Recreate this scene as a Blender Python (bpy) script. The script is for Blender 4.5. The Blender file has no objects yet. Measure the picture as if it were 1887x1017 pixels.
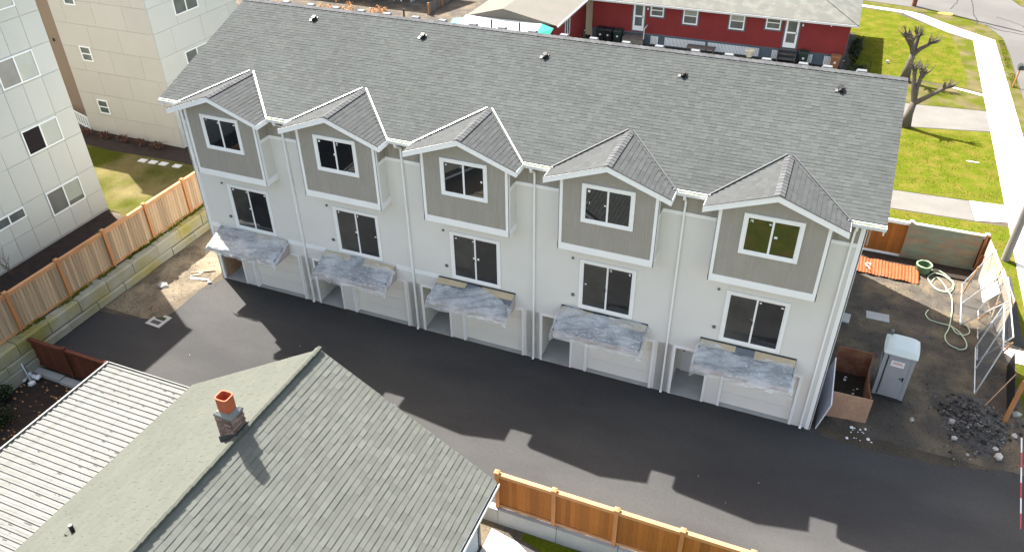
import bpy, math, random
from mathutils import Vector, Matrix, noise
R=math.radians
rnd=random.Random(7)
S=bpy.context.scene
COL=S.collection
# ------------------------------------------------------------------ camera, sky, sun, exposure
cam=bpy.data.cameras.new('camera'); camo=bpy.data.objects.new('camera',cam); COL.objects.link(camo)
camo.location=(22.4927,-21.2173,19.7922); camo.rotation_euler=(0.9564,0.0108,0.3876)
cam.sensor_width=36; cam.lens=36*1448.73/1887; cam.clip_end=2000; cam.clip_start=.1
S.camera=camo
SUNV=Vector((-0.69,0.392,1.0)).normalized()
w=bpy.data.worlds.new('World'); S.world=w; w.use_nodes=True
nt=w.node_tree; nt.nodes.clear()
sky=nt.nodes.new('ShaderNodeTexSky'); sky.sky_type='NISHITA'; sky.sun_disc=False
sky.sun_elevation=math.asin(SUNV.z); sky.sun_rotation=math.atan2(SUNV.x,SUNV.y)
sky.air_density=1.0; sky.dust_density=2.0; sky.ozone_density=1.0
bg=nt.nodes.new('ShaderNodeBackground'); bg.inputs[1].default_value=0.10
wo=nt.nodes.new('ShaderNodeOutputWorld'); tint=nt.nodes.new('ShaderNodeMix'); tint.data_type='RGBA'; tint.blend_type='MULTIPLY'; tint.inputs['Factor'].default_value=1; tint.inputs['B'].default_value=(1.36,1.15,.92,1)   # hazy neutral sky, as the photograph's white balance shows it
nt.links.new(sky.outputs[0],tint.inputs['A']); nt.links.new(tint.outputs['Result'],bg.inputs[0]); nt.links.new(bg.outputs[0],wo.inputs[0])
sl=bpy.data.lights.new('sun','SUN'); sl.energy=4.5; sl.angle=R(.5); sl.color=(1,.96,.91)
so=bpy.data.objects.new('sun',sl); COL.objects.link(so); so.rotation_euler=SUNV.to_track_quat('Z','Y').to_euler(); so.location=(0,0,60)
S.view_settings.view_transform='Standard'; S.view_settings.look='None'; S.view_settings.gamma=1; S.view_settings.use_curve_mapping=False
S.view_settings.exposure=2.1
S.render.engine='CYCLES'; S.cycles.max_bounces=7; S.cycles.transparent_max_bounces=12

# ------------------------------------------------------------------ materials
def mat(name,col,rough=.8,var=.12,scale=3.,var2=0.,scale2=40.,bump=0.,bscale=60.,metal=0.,spec=.3,rand=None,ramt=.2,col2=None,c2scale=.6,c2lo=.45,c2hi=.6,stretch=None,ior=None):
    m=bpy.data.materials.new(name); m.use_nodes=True; n=m.node_tree; N=n.nodes; L=n.links
    b=N['Principled BSDF']; b.inputs['Roughness'].default_value=rough; b.inputs['Metallic'].default_value=metal
    b.inputs['Specular IOR Level'].default_value=spec
    if ior: b.inputs['IOR'].default_value=ior
    tc=N.new('ShaderNodeTexCoord'); mp=N.new('ShaderNodeMapping'); L.new(tc.outputs['Object'],mp.inputs[0])
    if stretch: mp.inputs['Scale'].default_value=stretch
    def nz(sc,det=4.):
        t=N.new('ShaderNodeTexNoise'); t.inputs['Scale'].default_value=sc; t.inputs['Detail'].default_value=det; L.new(mp.outputs[0],t.inputs['Vector']); return t.outputs['Fac']
    def mul(colsock,fac,amt):
        r=N.new('ShaderNodeMapRange'); r.inputs['From Min'].default_value=.25; r.inputs['From Max'].default_value=.75
        r.inputs['To Min'].default_value=1-amt; r.inputs['To Max'].default_value=1+amt; L.new(fac,r.inputs['Value'])
        v=N.new('ShaderNodeVectorMath'); v.operation='SCALE'; L.new(colsock,v.inputs[0]); L.new(r.outputs[0],v.inputs['Scale']); return v.outputs[0]
    rgb=N.new('ShaderNodeRGB'); rgb.outputs[0].default_value=(*col,1); c=rgb.outputs[0]
    if col2:
        r=N.new('ShaderNodeMapRange'); r.inputs['From Min'].default_value=c2lo; r.inputs['From Max'].default_value=c2hi; L.new(nz(c2scale,6.),r.inputs['Value'])
        mx=N.new('ShaderNodeMix'); mx.data_type='RGBA'; L.new(r.outputs[0],mx.inputs['Factor']); L.new(c,mx.inputs['A']); mx.inputs['B'].default_value=(*col2,1); c=mx.outputs['Result']
    if var: c=mul(c,nz(scale),var)
    if var2: c=mul(c,nz(scale2,2.),var2)
    if rand:
        if rand=='island': g=N.new('ShaderNodeNewGeometry'); f=g.outputs['Random Per Island']
        else: g=N.new('ShaderNodeObjectInfo'); f=g.outputs['Random']
        r=N.new('ShaderNodeMapRange'); r.inputs['To Min'].default_value=1-ramt; r.inputs['To Max'].default_value=1+ramt; L.new(f,r.inputs['Value'])
        v=N.new('ShaderNodeVectorMath'); v.operation='SCALE'; L.new(c,v.inputs[0]); L.new(r.outputs[0],v.inputs['Scale']); c=v.outputs[0]
    L.new(c,b.inputs['Base Color'])
    if bump:
        bp=N.new('ShaderNodeBump'); bp.inputs['Strength'].default_value=bump; bp.inputs['Distance'].default_value=.02
        L.new(nz(bscale,3.),bp.inputs['Height']); L.new(bp.outputs[0],b.inputs['Normal'])
    return m
M={}
M['siding']=mat('light_grey_siding',(.69,.68,.635),.75,.03,.8,.02,30)
M['dark']=mat('grey_shake_siding',(.33,.31,.27),.8,.03,2,.03,25,rand='island',ramt=.035)
M['darkflat']=mat('grey_panel',(.33,.31,.27),.8,.05,2)
M['white']=mat('white_trim_paint',(.84,.85,.84),.6,.03,2)
M['gutter']=mat('white_gutter',(.60,.62,.60),.45,.04,3)
M['moss']=mat('mossy_debris',(.25,.27,.08),.9,.3,20)
M['roof']=mat('grey_asphalt_shingle',(.060,.066,.064),.95,.09,.30,.06,60,rand='island',ramt=.11,spec=.1)
M['roof2']=mat('grey_shingle_dormer',(.060,.064,.064),.95,.05,.5,.06,60,rand='island',ramt=.10,spec=.1)
M['roofbase']=mat('roof_felt',(.03,.031,.033),.95,.1,2)
M['cap']=mat('ridge_cap_shingle',(.07,.073,.076),.9,.05,2,.12,60,rand='island',ramt=.2)
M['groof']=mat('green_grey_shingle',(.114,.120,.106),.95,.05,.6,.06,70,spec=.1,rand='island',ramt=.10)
M['groofo']=mat('green_grey_shingle_piece',(.114,.120,.106),.95,.05,.6,.06,70,spec=.1,rand='object',ramt=.10)
M['groofL']=mat('green_grey_shingle_sun_offset',(.072,.077,.064),.95,.07,.5,.08,25,rand='island',ramt=.05)  # same shingle as groof; colour darkened to offset sun on the left slope
M['flash']=mat('valley_metal',(.75,.76,.76),.38,.05,4,metal=.6)
M['valleyd']=mat('valley_metal_no_glint',(.07,.075,.08),.6,.1,5)  # same metal as flash; missing sun glint put into the darker colour
M['black']=mat('black_plastic',(.015,.015,.016),.5,.1,5)
M['vent']=mat('grey_vent_metal',(.16,.165,.17),.4,.1,5,metal=.4)
M['glass']=mat('dark_window_glass',(.012,.014,.016),.02,0,ior=1.9,spec=.5)
M['glassd']=mat('dark_door_glass',(.022,.024,.026),.03,.3,1.5,ior=1.7,spec=.5)
M['glassl']=mat('screened_door_glass',(.050,.050,.046),.06,.4,1.3,ior=1.6,spec=.5)
M['glassb']=mat('window_with_blind',(.30,.34,.30),.08,.15,1.,ior=1.6,spec=.5)
M['glassm']=mat('window_half_dark',(.10,.12,.115),.05,.25,1.5,ior=1.7,spec=.5)
M['void']=mat('open_window_dark',(.015,.012,.012),.9,0)
M['garage']=mat('garage_door_cream',(.84,.82,.75),.6,.02,2)
M['door']=mat('entry_door_white',(.74,.74,.73),.5,.03,2)
M['conc']=mat('concrete_grey',(.36,.36,.34),.9,.12,1.5,.08,30)
M['pave']=mat('sidewalk_concrete',(.52,.51,.48),.9,.05,1.,.05,40,rand='object',ramt=.04)
M['asph']=mat('fresh_asphalt',(.046,.0455,.0455),.95,.14,.25,.16,60,bump=.4,bscale=120,spec=.12,stretch=(.4,1,1),col2=(.061,.060,.057),c2scale=.35,c2lo=.42,c2hi=.62)
M['road']=mat('old_road_asphalt',(.085,.083,.078),.95,.10,.3,.10,40,col2=(.10,.098,.092),c2scale=.2)
M['drive']=mat('gravelly_drive',(.13,.125,.112),.95,.12,.8,.15,30)
M['tar']=mat('tar_crack',(.025,.025,.026),.8,.1,3)
M['dirt']=mat('bare_dirt',(.045,.038,.029),1,.22,.8,.30,14,bump=.8,bscale=25,col2=(.075,.060,.040),c2scale=.45,c2lo=.42,c2hi=.6)
M['dirtg']=mat('gravelly_dirt',(.066,.057,.046),1,.2,1.2,.45,26,bump=.9,bscale=30,col2=(.115,.092,.062),c2scale=.8,c2lo=.45,c2hi=.6)
M['sand']=mat('sandy_rubble_soil',(.125,.105,.078),1,.2,1.2,.4,22,bump=.9,bscale=30,spec=0,col2=(.20,.165,.115),c2scale=.9,c2lo=.42,c2hi=.58)
M['mulch']=mat('bark_mulch',(.030,.020,.016),1,.3,3,.4,40,bump=1,bscale=40)
M['lawn']=mat('lawn_grass',(.070,.088,.008),1,.16,1.1,.3,14,spec=0,col2=(.110,.098,.018),c2scale=1.3,c2lo=.42,c2hi=.66,bump=.8,bscale=40)
M['lawndry']=mat('dry_lawn',(.055,.062,.010),1,spec=0,var=.2,scale=1.1,var2=.25,scale2=18,col2=(.12,.10,.045),c2scale=.4,c2lo=.4,c2hi=.6)
M['tuft']=mat('grass_tuft',(.085,.105,.004),1,.2,1,spec=0,rand='island',ramt=.5,col2=(.17,.155,.03),c2scale=1.2,c2lo=.45,c2hi=.65)
M['verge']=mat('worn_verge',(.065,.075,.010),1,.2,1.1,.25,18,spec=0,col2=(.10,.085,.042),c2scale=.8,c2lo=.42,c2hi=.6)
M['ceda']=mat('cedar_board',(.36,.195,.09),.85,.15,1.2,.12,14,rand='object',ramt=.22,stretch=(6,6,.5),col2=(.36,.29,.20),c2scale=.9,c2lo=.36,c2hi=.54)
M['cedb']=mat('stained_cedar_board',(.30,.105,.020),.8,.15,1.5,.15,12,rand='object',ramt=.22,stretch=(6,6,.5))
M['cedpost']=mat('cedar_post',(.42,.19,.075),.8,.15,2,stretch=(3,3,.6))
M['cedrail']=mat('cedar_rail',(.43,.22,.10),.8,.15,2,rand='object',ramt=.1)
M['cedd']=mat('dark_cedar_board',(.10,.030,.014),.8,.2,1.5,.15,12,rand='object',ramt=.25,stretch=(6,6,.5))
M['grfence']=mat('grey_weathered_board',(.16,.145,.125),.9,.15,1.5,rand='object',ramt=.2)
M['block']=mat('concrete_block',(.31,.30,.235),.95,.12,1.2,.10,22,rand='object',ramt=.10,bump=.5,bscale=30,col2=(.27,.235,.075),c2scale=.5,c2lo=.48,c2hi=.66)
M['blockg']=mat('grey_concrete_block',(.34,.34,.33),.9,.08,1.2,.08,22,rand='object',ramt=.06)
M['apA']=mat('pale_wall_panel',(.50,.52,.48),.7,.03,.6,.02,20,rand='object',ramt=.025)
M['apB']=mat('cream_wall_panel',(.49,.46,.415),.7,.03,.6,.02,20,rand='object',ramt=.02)
M['joint']=mat('panel_joint_grey',(.40,.395,.375),.8,0)
M['tan']=mat('tan_wall',(.27,.20,.145),.8,.05,.6)
M['red']=mat('red_lap_siding',(.21,.026,.024),.75,.10,1.0,.05,20)
M['redt']=mat('blue_grey_trim',(.10,.13,.16),.7,.05,3)
M['paleroof']=mat('pale_shingle',(.10,.102,.09),.95,.08,.8,.12,12,col2=(.125,.128,.112),c2scale=1.4)
M['beigeroof']=mat('beige_shingle',(.12,.114,.098),.95,.06,.8,.10,10)
M['brownwall']=mat('dark_brown_siding',(.085,.068,.060),.85,.06,2)
M['palewall']=mat('pale_blue_wall',(.34,.38,.42),.75,.05,1)
M['blue']=mat('sky_blue_trim',(.28,.45,.62),.6,.05,2)
M['cream']=mat('cream_blind',(.66,.62,.46),.8,.05,2)
M['clay']=mat('orange_clay_flue',(.36,.095,.045),.75,.12,6,.08,40)
M['clayi']=mat('sooty_clay',(.12,.03,.02),.9,.2,6)
M['brick']=mat('weathered_brick',(.19,.13,.11),.9,.2,8,rand='island',ramt=.45)
M['mortar']=mat('grey_mortar',(.17,.175,.17),.95,.15,12,bump=.6,bscale=50)
M['lead']=mat('dark_lead_flashing',(.035,.038,.042),.6,.15,5)
M['metalw']=mat('white_patio_metal',(.20,.205,.19),.5,.10,2.,.10,14,col2=(.12,.122,.105),c2scale=2.4,c2lo=.54,c2hi=.74,rand='object',ramt=.06)
M['steel']=mat('galvanised_steel',(.50,.52,.53),.4,.1,8,metal=.5)
M['ply']=mat('plywood_face',(.42,.27,.165),.85,.12,2,.15,9,col2=(.34,.20,.12),c2scale=1.5)
M['plyr']=mat('red_brown_plywood',(.27,.125,.07),.85,.15,3,.2,14,col2=(.20,.08,.045),c2scale=2.5)
M['plyp']=mat('pinkish_plywood',(.40,.245,.165),.85,.10,3,.12,12)
M['osb']=mat('particle_board',(.40,.33,.24),.9,.2,8,.15,25)
M['plyg']=mat('green_stained_plywood',(.21,.225,.16),.85,.15,2,.10,12,stretch=(1,1,3),col2=(.27,.20,.13),c2scale=.9,c2lo=.45,c2hi=.6)
M['gsheet']=mat('grey_foam_board',(.34,.34,.40),.7,.06,2)
M['potty']=mat('grey_toilet_plastic',(.30,.305,.325),.55,.05,3)
M['pottyr']=mat('pale_toilet_roof',(.58,.63,.60),.5,.04,3)
M['redink']=mat('red_print',(.5,.08,.10),.7,0)
M['ink']=mat('black_print',(.04,.04,.04),.7,0)
M['binG']=mat('dark_green_bin',(.018,.035,.028),.5,.1,4)
M['binBr']=mat('brown_bin',(.24,.105,.045),.6,.1,4)
M['binK']=mat('black_bin',(.016,.017,.02),.5,.1,4)
M['wood']=mat('grey_step_wood',(.12,.10,.09),.9,.15,3)
M['teal']=mat('green_fabric',(.02,.26,.19),.7,.08,3)
M['tealb']=mat('blue_fabric',(.06,.34,.42),.7,.08,3)
M['orange']=mat('orange_mesh',(.22,.062,.016),.7,.15,5,.15,40)
M['rope']=mat('pale_green_hose',(.42,.52,.36),.5,.05,5)
M['bark']=mat('grey_bark',(.10,.085,.068),.95,.25,6,.2,30,stretch=(2,2,.6))
M['twig']=mat('dry_twig',(.13,.085,.065),.95,.2,10)
M['leafd']=mat('dark_leaf',(.025,.035,.014),.8,.2,3,rand='island',ramt=.6)
M['leafb']=mat('brown_leaf',(.11,.055,.04),.9,.2,3,rand='island',ramt=.5)
M['leafo']=mat('orange_dry_leaf',(.42,.22,.09),.9,.2,3,rand='island',ramt=.4)
M['leafy']=mat('yellow_green_leaf',(.28,.34,.05),.8,.2,3,rand='island',ramt=.4)
M['stone']=mat('pale_stone',(.38,.36,.33),.95,.15,6,rand='object',ramt=.25)
M['rubble']=mat('dark_rubble',(.06,.056,.052),.95,.2,6,rand='island',ramt=.75)
M['litter']=mat('white_litter',(.75,.75,.74),.8,.1,5)
M['kraft']=mat('tan_kraft_paper',(.52,.42,.27),.8,.10,3)
M['canopyf']=mat('primed_fascia',(.47,.40,.385),.8,.08,3)
M['under']=mat('dark_underlay',(.15,.165,.18),.6,.2,3)
M['polebrown']=mat('brown_pole_wood',(.16,.06,.035),.9,.15,3)
M['poleg']=mat('grey_pole_wood',(.20,.19,.175),.9,.12,3,stretch=(3,3,.4))
M['soil']=mat('dark_soil',(.028,.020,.015),1,.3,5,.3,25)
M['yellow']=mat('yellow_paint',(.62,.42,.08),.8,.1,3)
# lap siding bump for light wall (fine relief)
def plastic():
    m=bpy.data.materials.new('clear_plastic_film'); m.use_nodes=True; N=m.node_tree.nodes; L=m.node_tree.links; N.clear()
    o=N.new('ShaderNodeOutputMaterial'); mix=N.new('ShaderNodeMixShader'); tr=N.new('ShaderNodeBsdfTransparent'); tr.inputs[0].default_value=(.95,.97,.98,1)
    b=N.new('ShaderNodeBsdfPrincipled'); b.inputs['Base Color'].default_value=(.66,.68,.69,1); b.inputs['Roughness'].default_value=.28
    tc=N.new('ShaderNodeTexCoord'); mp=N.new('ShaderNodeMapping'); mp.inputs['Scale'].default_value=(.55,2.4,2.4); mp.inputs['Rotation'].default_value=(0,0,-.35); L.new(tc.outputs['Object'],mp.inputs[0])
    n1=N.new('ShaderNodeTexNoise'); n1.inputs['Scale'].default_value=2.6; n1.inputs['Detail'].default_value=3; n1.inputs['Distortion'].default_value=1.1; L.new(mp.outputs[0],n1.inputs['Vector'])
    a=N.new('ShaderNodeMath'); a.operation='SUBTRACT'; a.inputs[1].default_value=.5; L.new(n1.outputs['Fac'],a.inputs[0])
    ab=N.new('ShaderNodeMath'); ab.operation='ABSOLUTE'; L.new(a.outputs[0],ab.inputs[0])
    r=N.new('ShaderNodeMapRange'); r.inputs['From Min'].default_value=0; r.inputs['From Max'].default_value=.018; r.inputs['To Min'].default_value=.92; r.inputs['To Max'].default_value=0.; L.new(ab.outputs[0],r.inputs['Value'])
    n2=N.new('ShaderNodeTexNoise'); n2.inputs['Scale'].default_value=1.3; n2.inputs['Detail'].default_value=3; L.new(tc.outputs['Object'],n2.inputs['Vector'])
    r2=N.new('ShaderNodeMapRange'); r2.inputs['From Min'].default_value=.36; r2.inputs['From Max'].default_value=.64; r2.inputs['To Min'].default_value=.25; r2.inputs['To Max'].default_value=.60; L.new(n2.outputs['Fac'],r2.inputs['Value'])
    mxm=N.new('ShaderNodeMath'); mxm.operation='MAXIMUM'; L.new(r.outputs[0],mxm.inputs[0]); L.new(r2.outputs[0],mxm.inputs[1]); r=mxm
    bp=N.new('ShaderNodeBump'); bp.inputs['Strength'].default_value=.5; bp.inputs['Distance'].default_value=.06; L.new(n1.outputs['Fac'],bp.inputs['Height']); L.new(bp.outputs[0],b.inputs['Normal'])
    L.new(r.outputs[0],mix.inputs[0]); L.new(tr.outputs[0],mix.inputs[1]); L.new(b.outputs[0],mix.inputs[2]); L.new(mix.outputs[0],o.inputs[0]); return m
M['film']=plastic()
def meshfence():
    m=bpy.data.materials.new('chain_link_wire'); m.use_nodes=True; N=m.node_tree.nodes; L=m.node_tree.links
    b=N['Principled BSDF']; b.inputs['Base Color'].default_value=(.16,.17,.18,1); b.inputs['Metallic'].default_value=.5; b.inputs['Roughness'].default_value=.5
    return m
M['wire']=meshfence()

# ------------------------------------------------------------------ helpers
class MB:
    def __init__(s): s.v=[]; s.f=[]
    def add(s,vs,fs):
        n=len(s.v); s.v+= [tuple(v) for v in vs]; s.f+= [tuple(i+n for i in f) for f in fs]; return s
    def box(s,x0,x1,y0,y1,z0,z1):
        return s.add([(x0,y0,z0),(x1,y0,z0),(x1,y1,z0),(x0,y1,z0),(x0,y0,z1),(x1,y0,z1),(x1,y1,z1),(x0,y1,z1)],
            [(3,2,1,0),(4,5,6,7),(0,1,5,4),(1,2,6,5),(2,3,7,6),(3,0,4,7)])
    def prism(s,poly,d):
        """extrude polygon (list of 3D pts) by vector d"""
        d=Vector(d); n=len(poly); a=[Vector(p) for p in poly]; b=[p+d for p in a]
        return s.add(a+b,[tuple(range(n))[::-1],tuple(range(n,2*n))]+[(i,(i+1)%n,n+(i+1)%n,n+i) for i in range(n)])
    def bar(s,p,q,w,h=None,up=(0,0,1)):
        h=h or w; p=Vector(p); q=Vector(q); d=(q-p).normalized(); u=Vector(up)
        if abs(d.dot(u))>.97: u=Vector((0,1,0))
        a=d.cross(u).normalized(); b=a.cross(d).normalized(); a=a*w/2; b=b*h/2
        return s.add([p-a-b,p+a-b,p+a+b,p-a+b,q-a-b,q+a-b,q+a+b,q-a+b],[(3,2,1,0),(4,5,6,7),(0,1,5,4),(1,2,6,5),(2,3,7,6),(3,0,4,7)])
    def tube(s,pts,r,n=8,cap=True):
        pts=[Vector(p) for p in pts]; rr=r if isinstance(r,(list,tuple)) else [r]*len(pts); base=len(s.v); a0=None
        for i,p in enumerate(pts):
            d=(pts[min(i+1,len(pts)-1)]-pts[max(i-1,0)]).normalized()
            if a0 is None:
                u=Vector((0,0,1)) if abs(d.z)<.9 else Vector((1,0,0)); a=d.cross(u).normalized()
            else: a=(a0-d*a0.dot(d)).normalized()
            a0=a; b=d.cross(a)
            for k in range(n):
                t=2*math.pi*k/n; s.v.append(tuple(p+(a*math.cos(t)+b*math.sin(t))*rr[i]))
        for i in range(len(pts)-1):
            for k in range(n):
                s.f.append((base+i*n+k,base+i*n+(k+1)%n,base+(i+1)*n+(k+1)%n,base+(i+1)*n+k))
        if cap: s.f.append(tuple(base+k for k in range(n))[::-1]); s.f.append(tuple(base+(len(pts)-1)*n+k for k in range(n)))
        return s
    def lap(s,x0,x1,z0,z1,y,step=.15,d=.014,sgn=-1):
        """horizontal lap siding facing -y (sgn -1) as a saw-tooth sheet"""
        z=z0
        while z<z1-1e-4:
            t=min(z+step,z1)
            s.add([(x0,y+sgn*d,z),(x1,y+sgn*d,z),(x1,y,t),(x0,y,t)],[(0,1,2,3)])
            s.add([(x0,y,z),(x1,y,z),(x1,y+sgn*d,z),(x0,y+sgn*d,z)],[(0,1,2,3)]); z=t
        return s
    def lapx(s,y0,y1,z0,z1,x,step=.15,d=.014):
        z=z0
        while z<z1-1e-4:
            t=min(z+step,z1)
            s.add([(x+d,y0,z),(x+d,y1,z),(x,y1,t),(x,y0,t)],[(0,1,2,3)])
            s.add([(x,y0,z),(x,y1,z),(x+d,y1,z),(x+d,y0,z)],[(0,1,2,3)]); z=t
        return s
    def mesh(s,name,m):
        me=bpy.data.meshes.new(name); me.from_pydata(s.v,[],s.f); me.materials.append(m if not isinstance(m,str) else M[m]); me.update(); return me
ORG={}
def tag(o,label=None,cat=None,group=None,kind=None):
    if label: o['label']=label
    if cat: o['category']=cat
    if group: o['group']=group
    if kind: o['kind']=kind
    return o
def thing(name,label,cat,loc=(0,0,0),rz=0,group=None):
    o=bpy.data.objects.new(name,None); COL.objects.link(o); o.location=loc; o.rotation_euler=(0,0,rz); o.empty_display_size=.3
    tag(o,label,cat,group); ORG[o]=Vector(loc); return o
def P(name,mb,m,parent=None,world=False,kind=None,label=None,smooth=False):
    if world and parent is not None:
        g=ORG[parent]; mb.v=[(a-g.x,b-g.y,c-g.z) for a,b,c in mb.v]
    me=mb.mesh(name,m)
    if smooth: me.polygons.foreach_set('use_smooth',[True]*len(me.polygons))
    o=bpy.data.objects.new(name,me); COL.objects.link(o)
    if parent is not None: o.parent=parent; ORG[o]=ORG[parent]
    else: ORG[o]=Vector((0,0,0))
    return tag(o,label,None,None,kind)
def inst(name,me,parent,loc,rot=(0,0,0),scale=(1,1,1)):
    o=bpy.data.objects.new(name,me); COL.objects.link(o)
    if parent: o.parent=parent
    o.location=loc; o.rotation_euler=rot; o.scale=scale; ORG[o]=ORG.get(parent,Vector((0,0,0))); return o
def one(name,mb,m,label,cat,group=None,loc=(0,0,0),rz=0,smooth=False):
    o=P(name,mb,m,smooth=smooth); tag(o,label,cat,group); o.location=loc; o.rotation_euler=(0,0,rz); return o
def struct(name,mb,m): return P(name,mb,m,kind='structure')
def copy_tree(o,parent=None,dx=0):
    c=o.copy(); COL.objects.link(c); ORG[c]=ORG[o]
    if parent is not None: c.parent=parent
    c.location=(o.location.x+dx,o.location.y,o.location.z)
    for ch in list(o.children): copy_tree(ch,c)
    return c
def shingles(org,along,up,length,height,course,tab,mb,clip=None,th=.014,rs=None,jit=.15,piece=None):
    """rows of overlapping shingles on a slope. org: lower-left corner, along/up unit vectors."""
    rs=rs or rnd; org=Vector(org); a=Vector(along).normalized(); u=Vector(up).normalized(); n=a.cross(u).normalized()
    rows=int(math.ceil(height/course))
    for k in range(rows):
        h0=k*course; h1=min(h0+course*1.02,height)
        lo,hi=(0,length) if clip is None else clip((h0+h1)/2)
        if hi<=lo: continue
        x=lo-rs.random()*tab
        while x<hi:
            wd=tab*(1+rs.uniform(-jit,jit)*2); x0=max(x,lo); x1=min(x+wd,hi); x+=wd
            if x1-x0<.015: continue
            t=th*(1 if rs.random()<.6 else 1.6); g=.0012
            p=[org+a*(x0+g)+u*h0+n*t, org+a*(x1-g)+u*h0+n*t, org+a*(x1-g)+u*h1+n*.002, org+a*(x0+g)+u*h1+n*.002, org+a*(x0+g)+u*h0-n*.004, org+a*(x1-g)+u*h0-n*.004]
            fs=[(0,1,2,3),(4,5,1,0),(0,3,4),(1,5,2)]
            if piece and piece(p,fs): continue
            mb.add(p,fs)
    return mb
def leafcloud(mb,c,rad,n,size,rs,shell=.3):
    c=Vector(c)
    for i in range(n):
        while True:
            d=Vector((rs.uniform(-1,1),rs.uniform(-1,1),rs.uniform(-1,1)))
            if .05<d.length<=1: break
        d=d.normalized()*(shell+(1-shell)*rs.random()**.5)
        k=.72+.5*noise.noise(Vector((d.x*2+c.x,d.y*2+c.y,d.z*2)))
        p=c+Vector((d.x*rad[0],d.y*rad[1],d.z*rad[2]))*k
        q=Matrix.Rotation(rs.uniform(0,6.3),3,Vector((rs.uniform(-1,1),rs.uniform(-1,1),rs.uniform(-1,1)+.01)).normalized())
        s=size*rs.uniform(.6,1.4)
        mb.add([p+q@Vector((-s,0,0)),p+q@Vector((0,-s*.5,0)),p+q@Vector((s,0,0)),p+q@Vector((0,s*.5,s*.2))],[(0,1,2,3)])
def rockmesh(rs,s=1.,flat=.7):
    vs=[];fs=[]; import bmesh
    bm=bmesh.new(); bmesh.ops.create_icosphere(bm,subdivisions=1,radius=1)
    sx,sy,sz=rs.uniform(.7,1.2),rs.uniform(.6,1.1),rs.uniform(.5,.9)*flat*1.2
    vs=[(v.co.x*sx*rs.uniform(.75,1.1)*s,v.co.y*sy*rs.uniform(.75,1.1)*s,v.co.z*sz*rs.uniform(.75,1.1)*s) for v in bm.verts]
    fs=[tuple(v.index for v in f.verts) for f in bm.faces]; bm.free(); return vs,fs

# ------------------------------------------------------------------ ground
U=4.9
TZ=1.0    # west terrace level
LZ=-.6    # south lot level
struct('ground',MB().box(-400,400,-400,400,-1.6,LZ),'dirtg')
struct('building_lot',MB().box(-3.42,400,-6.74,400,-1.5,0),'dirt')
struct('west_terrace',MB().box(-400,-3.75,-400,400,-1.5,TZ-.02),'dirtg')
def sheet(name,poly,z,m,kind='structure'):
    mb=MB().prism([(x,y,z-.004) for x,y in poly],(0,0,.004)); return P(name,mb,m,kind=kind)
# asphalt alley with wobbly edges
ed=[(-3.3,-3.9),(-1.9,-3.75),(-1.0,-3.55),(-.55,-3.4),(-.28,-2.95),(-.35,-2.2),(-.42,-1.4),(-.25,-.75),(.05,-.12),(0.05,.2),(24.6,.2)]
top=[(24.95,-.16),(25.6,-.2),(26.3,-.26),(27.09,-.24),(27.8,-.15),(28.5,-.12),(29.0,-.02),(29.5,.12),(30.0,.24),(30.5,.4),(31.1,.6),(33,.9),(60,1.2)]
sheet('asphalt_alley',[(-3.35,-6.8)]+ed+top+[(60,-6.8)][::1],.008,'asph')
# uneven dirt yard on the right
def dirtpatch(name,x0,x1,y0,y1,st,amp,m,z=.0,edge=.3,seed=0,holes=None):
    mb=MB(); nx=int((x1-x0)/st); ny=int((y1-y0)/st)
    for j in range(ny+1):
        for i in range(nx+1):
            x=x0+i*st; y=y0+j*st; e=min(1,min(x-x0,x1-x,y-y0,y1-y)/edge)
            h=amp*(noise.noise(Vector((x*.9,y*.9,seed)))*.6+noise.noise(Vector((x*3.1,y*3.1,seed+5)))*.5+noise.noise(Vector((x*8,y*8,seed+9)))*.3)
            mb.v.append((x,y,z+max(-.002,(h+amp*.5))*max(0,e)))
    for j in range(ny):
        for i in range(nx):
            a=j*(nx+1)+i; mb.f.append((a,a+1,a+nx+2,a+nx+1))
    return P(name,mb,m,kind='structure',smooth=True)
dirtpatch('dirt_yard',24.6,31.4,.35,12.2,.08,.07,'dirtg',z=.004,seed=2)
dirtpatch('gravel_strip',-3.3,-.35,-3.6,4.5,.07,.09,'sand',z=.004,edge=.4,seed=4)
# street side
sheet('lawn',[(24.8,12.4),(32.0,12.4),(32.05,16.9),(27.0,16.75),(24.8,16.7)],.012,'lawn')
sheet('lawn',[(24.8,18.75),(32.05,19.1),(32.15,28.1),(27.6,27.2),(24.8,27.0)],.012,'lawn')
sheet('lawn',[(24.8,31.0),(28.2,31.0),(32.15,31.4),(32.18,33.9),(28.6,35.1),(24.8,35.3)],.012,'verge')
sheet('lawn',[(24.0,35.5),(28.6,35.35),(31.1,34.9),(31.3,38),(31.0,43.6),(30.6,46.4),(26.6,50.6),(20,51.5),(20,44),(24,44)],.012,'lawn')
sheet('worn_verge',[(31.1,34.9),(32.15,34.3),(32.2,45.0),(30.6,46.4),(31.0,43.6),(31.3,38)],.012,'verge')
sheet('lawn',[(31.3,1.5),(35,1.5),(35,6.25),(31.2,6.25)],.012,'lawn')
sheet('lawn',[(31.75,7.6),(34.2,7.6),(34.2,12.4),(31.75,12.4)],.012,'lawn')
sheet('driveway',[(24.8,27.1),(27.7,27.3),(32.1,28.2),(32.1,31.3),(28.2,30.95),(24.8,30.9)],.014,'drive')
sheet('path',[(24.8,16.75),(30.6,16.95),(30.45,18.95),(24.8,18.7)],.014,'drive')
pv=thing('sidewalk','white concrete sidewalk running along the street lawns','sidewalk'); 
del pv['category']; pv['kind']='structure'
yy=7.0
while yy<44.5:
    y1=min(yy+3.0,45.2)
    P('slab',MB().box(32.04+.004*(yy-12),33.82-.005*(yy-12),yy+.012,y1-.03,0,.05),'pave',pv); yy=y1
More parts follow.
